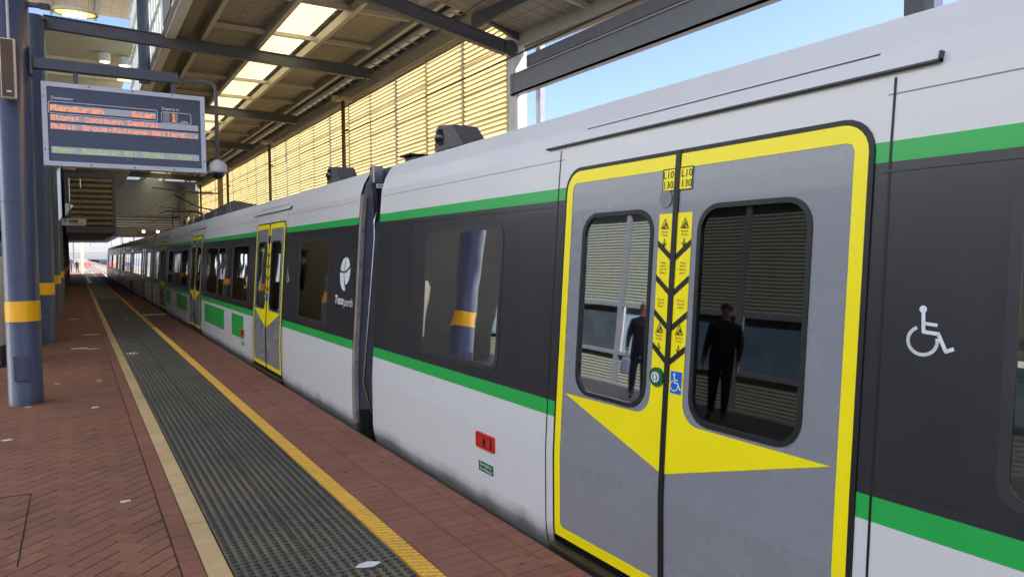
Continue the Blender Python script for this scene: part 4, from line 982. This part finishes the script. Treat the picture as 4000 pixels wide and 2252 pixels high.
for k in range(9):
    z = 2.70 + k * .195; prism(b, [(y + .05, z), (y - .05, z + .04), (y - .055, z + .13), (y + .06, z + .17)], 'x', -.08, 1.21)
obj('slat_set', b, M_olslat, T)
T = thing('wall_lamp', 'small round white lamp on a bracket between the columns and the slatted box', 'lamp', (-.2, 24.0, 4.0))
b = bmesh.new(); lathe(b, .1, 0, [(.18, .2), (.18, .08), (.15, .05)], 20); obj('lamp_body', b, M_dome, T)
b = bmesh.new(); tube(b, [(-.2, 0, .15), (.1, 0, .15)], .03, 8); obj('bracket', b, M_galv, T)
T = thing('way_out_sign', 'white way out sign with an arrow and a black name box', 'sign', (0, 26.0, 0))
b = B(-.33, .318, -.03, .03, 2.545, 2.765, bev=.004); pl = obj('board', b, M_wpost, T)
b = bmesh.new()
for q in stroke([(-.235, 2.635), (-.235, 2.735)], .016) + stroke([(-.275, 2.69), (-.235, 2.735), (-.195, 2.69)], .015): prism(b, q, 'y', -.034, -.03)
box(b, -.13, .11, -.034, -.03, 2.64, 2.725); sgntext(b, 'via lift and stairs', .052, -.11, 2.578, y=-.0335)
obj('black_print', b, M_black, pl)
b = bmesh.new(); sgntext(b, 'Way out', .062, -.105, 2.662, y=-.0362); obj('yellow_print', b, M_bandyel, pl)
b = bmesh.new(); tube(b, [(-.1, 0, 2.765), (-.1, 0, 4.0)], .012, 6); tube(b, [(.2, 0, 2.765), (.2, 0, 4.0)], .012, 6); obj('hanger', b, M_beam, T)
T = thing('footbridge', 'grey walled station bridge crossing above the tracks with ribbed rusty underside', 'bridge')
b = bmesh.new(); box(b, -6, 14, 45.3, 45.6, 3.95, 6.4); obj('side_wall', b, M_bridge, T)
for k in range(7):
    obj('deck_slab', B(-6, 14, 45.6 + k * 4.6, 49.3 + k * 4.6, 4.1, 4.6), M_under, T)
b = bmesh.new()
b.free()
for k in range(7): obj('rib', B(-6, 14, 47 + k * 4.6, 47.5 + k * 4.6, 4.03, 4.1), M_cream, T)
b = bmesh.new(); box(b, -6, 14, 76, 77.5, 3.45, 4.35); obj('far_beam', b, M_slat, T)
for k in range(6):
    b = bmesh.new(); box(b, 2.9 + k * 1.15, 3.1 + k * 1.15, 72, 72.2, 3.75, 3.95); obj('bridge_lamp', b, M_lampw, T)
b = bmesh.new(); box(b, -6, 2.6, 44, 78, 2.95, 3.1); box(b, -6, 2.9, 43.9, 44.1, 2.75, 3.15); obj('platform_soffit', b, M_bridge, T)

# left side of the station, seen mainly mirrored in the train
T = thing('left_cladding_wall', 'dark corrugated cladding wall with a band of windows across the left track', 'wall', (-9.6, 0, 0))
b = bmesh.new(); pv = None; k = 0; z = 4.6
while z > 1.72:
    q = (b.verts.new((.02 * (k % 2), -8, z)), b.verts.new((.02 * (k % 2), 74, z)))
    if pv: b.faces.new((pv[0], pv[1], q[1], q[0]))
    pv = q; z -= .045; k += 1
pv = None
z = .25
while z > -1.2:
    q = (b.verts.new((.02 * (k % 2), -8, z)), b.verts.new((.02 * (k % 2), 74, z)))
    if pv: b.faces.new((pv[0], pv[1], q[1], q[0]))
    pv = q; z -= .045; k += 1
obj('cladding', b, M_clad, T)
obj('bounce_wall', B(.03, .3, -14, 74, 4.6, 13), mat('bounce_white', (224, 229, 228), .8, var=.06), T)  # unseen pale wall, added to bounce sunlight onto the train side
obj('bounce_wall_cap', B(-.1, .34, -14, 74, 13, 13.2), M_beam, T)  # cap on the added bounce wall
for k in range(37): obj('post', B(.022, .12, -8 + k * 2.2, -7.84 + k * 2.2, -1.2, 5.2), M_beam, T)
for z0, z1 in ((1.62, 1.76), (.2, .3)): obj('rail', B(.0, .11, -8, 74, z0, z1), M_beam, T)
wm = [mat('wall_window_%d' % k, c_, .12, var=.3, scale=1.5) for k, c_ in enumerate(((58, 72, 86), (40, 46, 52), (84, 98, 108)))]
for k in range(37): obj('window', B(-.05, -.02, -7.84 + k * 2.2, -5.8 + k * 2.2, .3, 1.62), wm[(k * 5 + k // 3) % 3], T)

T = thing('platform_building', 'brown panelled enclosure standing behind the row of blue columns', 'building', (0, 0, 0))
b = bmesh.new(); box(b, -4.0, -1.75, 14.2, 70, 0, 5.25); obj('wall', b, mat('brown_render', (74, 70, 58), .7, var=.2, scale=1.5), T)
for k in range(7):
    f_ = obj('window', B(-1.76, -1.735, 16 + k * 6.3, 18.2 + k * 6.3, 1.0, 2.3), M_smoke, T)
    obj('lit_panel', B(-1.76, -1.73, 19.2 + k * 6.3, 19.5 + k * 6.3, 1.2, 2.2), mat('lit_poster', (220, 225, 235), .5, emit=.5), T)
# cream cabinet at the left edge
T = thing('information_cabinet', 'cream rounded cabinet with a black foot marked 2 at the left edge', 'cabinet', (-1.15, 12.7, 0))
b = bmesh.new(); lathe(b, 0, 0, [(.28, .30), (.34, .5), (.34, 1.45), (.30, 1.56), (.1, 1.6)], 24); obj('cabinet', b, M_cream, T)
b = bmesh.new(); box(b, -.3, .24, -.36, .3, 0, .3, 0, .02); obj('foot', b, M_black, T)
b = bmesh.new(); sgntext(b, '2', .26, .07, .06, y=-.363); obj('number', b, M_white, T)
b = bmesh.new(); tube(b, [(.30, -.2, .35), (.345, -.15, .9), (.30, -.2, 1.5)], .014, 8); obj('cable', b, M_black, T)

# ------------------------------------------------------------ scraps on the paving
scr = [(.22, 5.09, .07, .055, 'white square paper scrap on the brick paving near the sandstone strip'), (1.2, 3.35, .09, .05, 'torn white scrap lying on the tactile tiles at the bottom'),
       (-.55, 7.37, .09, .05, 'white scrap on the bricks at the left edge'), (.12, 8.49, .07, .10, 'pair of white flakes on the bricks right of the nearest column'), (-.47, 8.9, .06, .05, 'white flake at the foot of the nearest column'),
       (-.24, 10.34, .06, .05, 'small white flake just behind the nearest column'), (.21, 10.31, .06, .05, 'small white flake on the bricks beside the sandstone strip'), (.0, 14.2, .32, .14, 'wide worn white patch on the bricks near the second column'),
       (.18, 14.0, .25, .07, 'thin pale streak on the bricks beside the worn patch'), (.2, 16.6, .3, .12, 'pale worn patch on the bricks past the second column'), (-.1, 21, .3, .2, 'pale patch on the bricks near the third column'), (1.05, 20.2, .1, .16, 'white scrap far along the tactile strip')]
for x, y, w_, h_, lb in scr:
    b = bmesh.new(); n = 7 if w_ > .075 else 4
    pts = [(x + w_ / 2 * math.cos(2 * PI * (k + .5) / n) * random.uniform(.6, 1.3) * 1.2, y + h_ / 2 * math.sin(2 * PI * (k + .5) / n) * random.uniform(.6, 1.3) * 1.2) for k in range(n)]
    prism(b, pts, 'z', .0082 if .6 < x < 1.4 else .0015, .0094 if .6 < x < 1.4 else .0028)
    tag(obj('paper_scrap', b, M_paper), lb, 'litter', 'white scraps and flakes on the paving')

b = bmesh.new(); rn = random.Random(3)
for k in range(150):
    x = rn.choice((rn.uniform(-.9, .38), rn.uniform(1.5, 2.05))); y = rn.uniform(2.5, 22); rr = rn.uniform(.006, .016)
    f = b.faces.new([b.verts.new((x + rr * rn.uniform(.7, 1.2) * math.cos(a), y + rr * rn.uniform(.7, 1.2) * math.sin(a), .0022)) for a in (0, .9, 1.8, 2.7, 3.6, 4.5, 5.4)]); f.material_index = 0 if rn.random() < .7 else 1
tag(obj('gum_spots', b, [mat('dark_gum', (44, 38, 36), .8), mat('pale_gum', (150, 140, 130), .8)]), 'small dark and pale chewing gum spots trodden into the paving', 'stain', kind='stuff')
# ------------------------------------------------------------ people
def person(label, loc, rz, H, top, legs, pose=0, bag=False, hairc=(60, 48, 40), bulk=1.0):
    T = thing('person', label, 'person', loc, rz); k = H / 1.75
    sk = [((0, 0, .95), .15, .11), ((0, 0, 1.1), .145, .105), ((0, .0, 1.3), .175, .12), ((0, 0, 1.42), .16, .1), ((0, 0, 1.5), .055, .055), ((0, -.01, 1.58), .06, .065), ((0, -.015, 1.66), .078, .095), ((0, -.01, 1.735), .055, .06)]
    ed = [(i, i + 1) for i in range(len(sk) - 1)]
    def chain(start, pts):
        pr_ = start
        for p in pts:
            sk.append(p); ed.append((pr_, len(sk) - 1)); pr_ = len(sk) - 1
    st = .05 * pose
    for sx in (-1, 1):
        f = sx * st
        chain(0, [((sx * .09, f * .3, .86), .095, .1), ((sx * .10, f, .50), .062, .07), ((sx * .10, f + .02, .30), .052, .06), ((sx * .10, f + .03, .09), .038, .042), ((sx * .105, f - .09, .04), .04, .03), ((sx * .11, f - .17, .03), .03, .02)])
        chain(3, [((sx * .19, 0, 1.40), .062, .062), ((sx * .24, .02, 1.14), .045, .047), ((sx * .25, -.05, .92), .035, .035), ((sx * .25, -.08, .84), .028, .038)])
    me = bpy.data.meshes.new('body'); me.from_pydata([Vector(p[0]) * k for p in sk], ed, [])
    o = bpy.data.objects.new('body', me); COL.objects.link(o)
    md = o.modifiers.new('s', 'SKIN'); ls = me.skin_vertices[0].data
    for i, p in enumerate(sk): q_ = bulk if (i < 4 or abs(p[0][0]) > .15 and p[0][2] > .95) else (1 + (bulk - 1) * .6 if p[0][2] < .9 and abs(p[0][0]) < .2 else 1); ls[i].radius = (p[1] * k * q_, p[2] * k * q_); ls[i].use_root = (i == 0)
    o.modifiers.new('d', 'SUBSURF').levels = 1
    dg = bpy.context.evaluated_depsgraph_get(); m2 = bpy.data.meshes.new_from_object(o.evaluated_get(dg)); bpy.data.objects.remove(o)
    bm = bmesh.new(); bm.from_mesh(m2)
    for f in bm.faces:
        c = f.calc_center_median() / k
        f.material_index = 2 if (c.z > 1.5 or (c.z < .90 and abs(c.x) > .2)) else 0 if c.z > .92 else 3 if c.z < .07 else 1
        if abs(c.x) > .17 and c.z > .90: f.material_index = 0
        f.smooth = True
    for sx in (-1, 1):       # fingers and thumb
        for q in range(4): tube(bm, [Vector((sx * .25, -.105 + .018 * q, .83)) * k, Vector((sx * .25, -.11 + .018 * q, .79)) * k, Vector((sx * .238, -.11 + .018 * q, .752 + .008 * abs(q - 1.5))) * k], [.009, .008, .006], 5, 2)
        tube(bm, [Vector((sx * .245, -.105, .86)) * k, Vector((sx * .235, -.135, .82)) * k], [.011, .008], 5, 2)
    obj('body', bm, [mat('cloth_%d_%d_%d' % top, top, .85), mat('trousers_%d_%d_%d' % legs, legs, .85), M_skin, M_black], T)
    b = bmesh.new(); lathe(b, 0, .012 * k, [(.088 * k, 1.64 * k), (.10 * k, 1.69 * k), (.085 * k, 1.745 * k), (.04 * k, 1.775 * k)], 14); obj('hair', b, mat('hair_%d' % hairc[0], hairc, .8), T)
    if bag:
        b = bmesh.new(); box(b, .17 * k, .33 * k, -.2 * k, .04 * k, .42 * k, .72 * k, 0, .03); tube(b, [(.25 * k, -.16 * k, .7 * k), (.25 * k, -.08 * k, .80 * k), (.25 * k, 0, .7 * k)], .008, 6)
        g_ = obj('carrier_bag', b, mat('bag_plastic', (150, 154, 158), .5), None); g_.location = loc; g_.rotation_euler = (0, 0, rz); tag(g_, 'white plastic carrier bag held by the person mirrored in the left door window', 'bag')
    return T
person('distant adult in a dark open jacket and pale shirt standing at the platform end', (-.45, 85, 0), R(20), 1.64, (38, 48, 76), (60, 66, 84), 1, hairc=(150, 120, 90))
person('distant child in black standing beside the adult at the platform end', (.10, 84.6, 0), R(-25), 1.28, (24, 24, 30), (26, 28, 34), 1)
person('person in a dark coat and cap, mirrored in the right door window', (-3.5, 6.95, 0), R(60), 1.62, (16, 15, 14), (13, 13, 14), .6, bulk=1.3)
person('person in black with a white bag, mirrored in the left door window', (-3.6, 8.75, 0), R(40), 1.55, (14, 15, 16), (14, 14, 16), .6, bag=True, bulk=1.25)

# ------------------------------------------------------------ platform end and what lies beyond
T = thing('platform_gate', 'low mesh gate across the platform end', 'gate', (0, 86, 0))
b = bmesh.new()
for x in (.25, 1.6): tube(b, [(x, 0, 0), (x, 0, 1.08)], .03, 8)
tube(b, [(.25, 0, 1.06), (1.6, 0, 1.06)], .025, 8); tube(b, [(.25, 0, .1), (1.6, 0, .1)], .02, 8)
for k in range(14): tube(b, [(.3 + k * .1, 0, .1), (.3 + k * .1, 0, 1.06)], .006, 4)
obj('frame', b, M_galv, T)
b = bmesh.new(); box(b, .74, 1.31, -.05, -.03, .57, .99); pl = obj('red_notice', b, M_red, T)
b = bmesh.new(); sgntext(b, 'STOP', .16, .83, .78, y=-.052); box(b, .8, 1.25, -.053, -.051, .66, .69); obj('white_print', b, M_white, pl)
def mast(label, x, y, h_, m_=M_galv):
    T = thing('line_mast', label, 'mast', (x, y, 0), 0, 'masts beyond the platform')
    b = bmesh.new(); box(b, -.13, .13, -.13, .13, -1.25, h_); obj('mast', b, m_, T); return T
mast('cream mast standing behind the platform gate', .62, 88, 3.6, M_cream)
for k, (x, y) in enumerate(((-3, 96), (-2.2, 130), (-1.2, 170), (-.4, 215), (9, 110), (10, 160), (11, 220))):
    mast(('first', 'second', 'third', 'fourth', 'fifth', 'sixth', 'seventh')[k] + (' slim line mast left of the tracks beyond the platform end' if x < 0 else ' slim line mast right of the tracks, hidden by the train'), x, y, 7.5)
for k, y in enumerate((96, 130, 170, 215)):
    T = thing('line_gantry', ('nearest', 'second', 'third', 'farthest')[k] + ' thin gantry beam spanning the tracks in the daylight', 'gantry', (0, y, 0), 0, 'gantries over the tracks')
    b = bmesh.new(); box(b, -3.4, 11, -.06, .06, 6.9, 7.1); tube(b, [(3.4, 0, 6.9), (3.4, 0, 4.4)], .04, 6); tube(b, [(8.2, 0, 6.9), (8.2, 0, 4.4)], .04, 6); obj('beam', b, M_galv, T)
T = thing('distant_wires', 'overhead wires fanning out over the tracks in the daylight', 'wire')
b = bmesh.new()
for x, z in ((3.4, 3.9), (3.4, 4.8), (8.2, 3.9), (8.2, 4.8), (-7.5, 3.9), (-7.5, 4.8)): tube(b, [(x, 78, z), (x, 130, z - .2), (x, 260, z)], .012, 5)
obj('wire', b, M_wire, T)
T = thing('freeway_barrier', 'long pale concrete barrier wall beside the tracks', 'barrier')
b = bmesh.new(); prism(b, [(10.2, -1.25), (10.7, -1.25), (10.6, .55), (10.3, .55)], 'y', 84, 420); obj('wall', b, M_conc, T)
b = bmesh.new(); box(b, 10.9, 46, 60, 900, -.5, .2); tag(obj('freeway', b, M_asph), kind='structure')
cc = [(200, 204, 210), (60, 70, 90), (150, 40, 36), (226, 226, 226), (90, 94, 100)]
def car_thing(lb, x, y, col):
    T = thing('parked_car', lb, 'car', (x, y, .2), 0, 'cars beyond the barrier'); m_ = mat('car_paint_%d' % col[0], col, .25, coat=.6)
    b = bmesh.new(); prism(b, [(-2.1, .3), (2.1, .3), (2.15, .7), (1.3, .88), (.7, 1.38), (-1.1, 1.4), (-1.8, .95), (-2.15, .85)], 'x', -.85, .85); obj('body', b, m_, T)
    b = bmesh.new(); prism(b, [(-1.65, .95), (1.15, .93), (.65, 1.32), (-1.05, 1.34)], 'x', -.86, .86); prism(b, [(1.25, .92), (.74, 1.34), (.72, 1.36), (1.32, .92)], 'x', -.7, .7); prism(b, [(-1.75, .98), (-1.14, 1.36), (-1.16, 1.38), (-1.82, .99)], 'x', -.7, .7); obj('windows', b, M_smoke, T)
    for yy in (-1.3, 1.3):
        for sx in (-.86, .68):
            b = bmesh.new(); tube(b, [(sx, yy, .32), (sx + .18, yy, .32)], .32, 14); obj('wheel', b, M_black, T)
    for sx in (-.62, .62):
        b = bmesh.new(); box(b, sx - .15, sx + .15, -2.17, -2.1, .62, .76); obj('tail_light', b, M_red, T)
n = 0
names = ['first', 'second', 'third', 'fourth', 'fifth']
for r_ in range(3):
    for k in range(5):
        col = cc[(r_ * 2 + k) % 5]; cn = {200: 'silver', 60: 'dark blue', 150: 'red', 226: 'white', 90: 'grey'}[col[0]]
        car_thing('%s %s car in the %s lane beyond the barrier' % (names[k], cn, ('nearest', 'middle', 'farthest')[r_]), 13 + r_ * 5 + (k % 2) * .4, 118 + k * 17 + r_ * 5, col)
T = thing('road_bridge', 'flat road overpass far away over the tracks', 'bridge')
b = bmesh.new(); box(b, -40, 90, 330, 342, 3.6, 5.2); obj('deck', b, M_conc, T)
for x in (-12, 14, 40): obj('pier', B(x - .8, x + .8, 332, 340, -1.25, 3.6), M_conc, T)
def tree(lb, x, y, h_, r_, nleaf=900):
    T = thing('tree', lb, 'tree', (x, y, -.5), 0, 'trees beyond the tracks')
    b = bmesh.new(); tube(b, [(0, 0, 0), (.1, 0, h_ * .4), (-.1, .1, h_ * .75)], [.28, .2, .08], 8)
    for k in range(5):
        a = k * 1.26; tube(b, [(.05, 0, h_ * .42), (r_ * .55 * math.cos(a), r_ * .55 * math.sin(a), h_ * .72)], [.12, .04], 6)
    obj('trunk', b, M_trunk, T)
    V = []; F = []; rn = random.Random(int(x * 10 + y)); cl = [(rn.uniform(-.7, .7) * r_, rn.uniform(-.7, .7) * r_, h_ * rn.uniform(.5, .92), r_ * rn.uniform(.25, .45)) for _ in range(14)]
    for k in range(nleaf):
        cx, cy, cz, cr = cl[k % 14]; d = Vector((rn.gauss(0, 1), rn.gauss(0, 1), rn.gauss(0, .8))).normalized() * cr * rn.uniform(.5, 1.1)
        p = Vector((cx, cy, cz)) + d; u_ = Vector((rn.uniform(-1, 1), rn.uniform(-1, 1), rn.uniform(-1, 1))).normalized() * r_ * .085; w2 = u_.orthogonal(); c = len(V)
        V += [p - u_, p + w2, p + u_, p - w2]; F.append((c, c + 1, c + 2, c + 3))
    me = bpy.data.meshes.new('crown'); me.from_pydata(V, [], F); me.materials.append(M_leaf); o = bpy.data.objects.new('crown', me); COL.objects.link(o); o.parent = T
tree('first tree from the left beyond the freeway, low and round', 27, 250, 8, 5)
tree('second tree from the left beyond the freeway, its crown above the train roof', 32, 235, 11, 6)
tree('tallest tree beyond the freeway, half hidden by the train', 40, 240, 13, 7)
tree('tree standing outside the station behind the nearest carriage', 15, 6.2, 5.3, 1.7, 1400)
tree('second tree outside the station behind the nearest carriage', 20, -6, 6.5, 2.6, 1400)
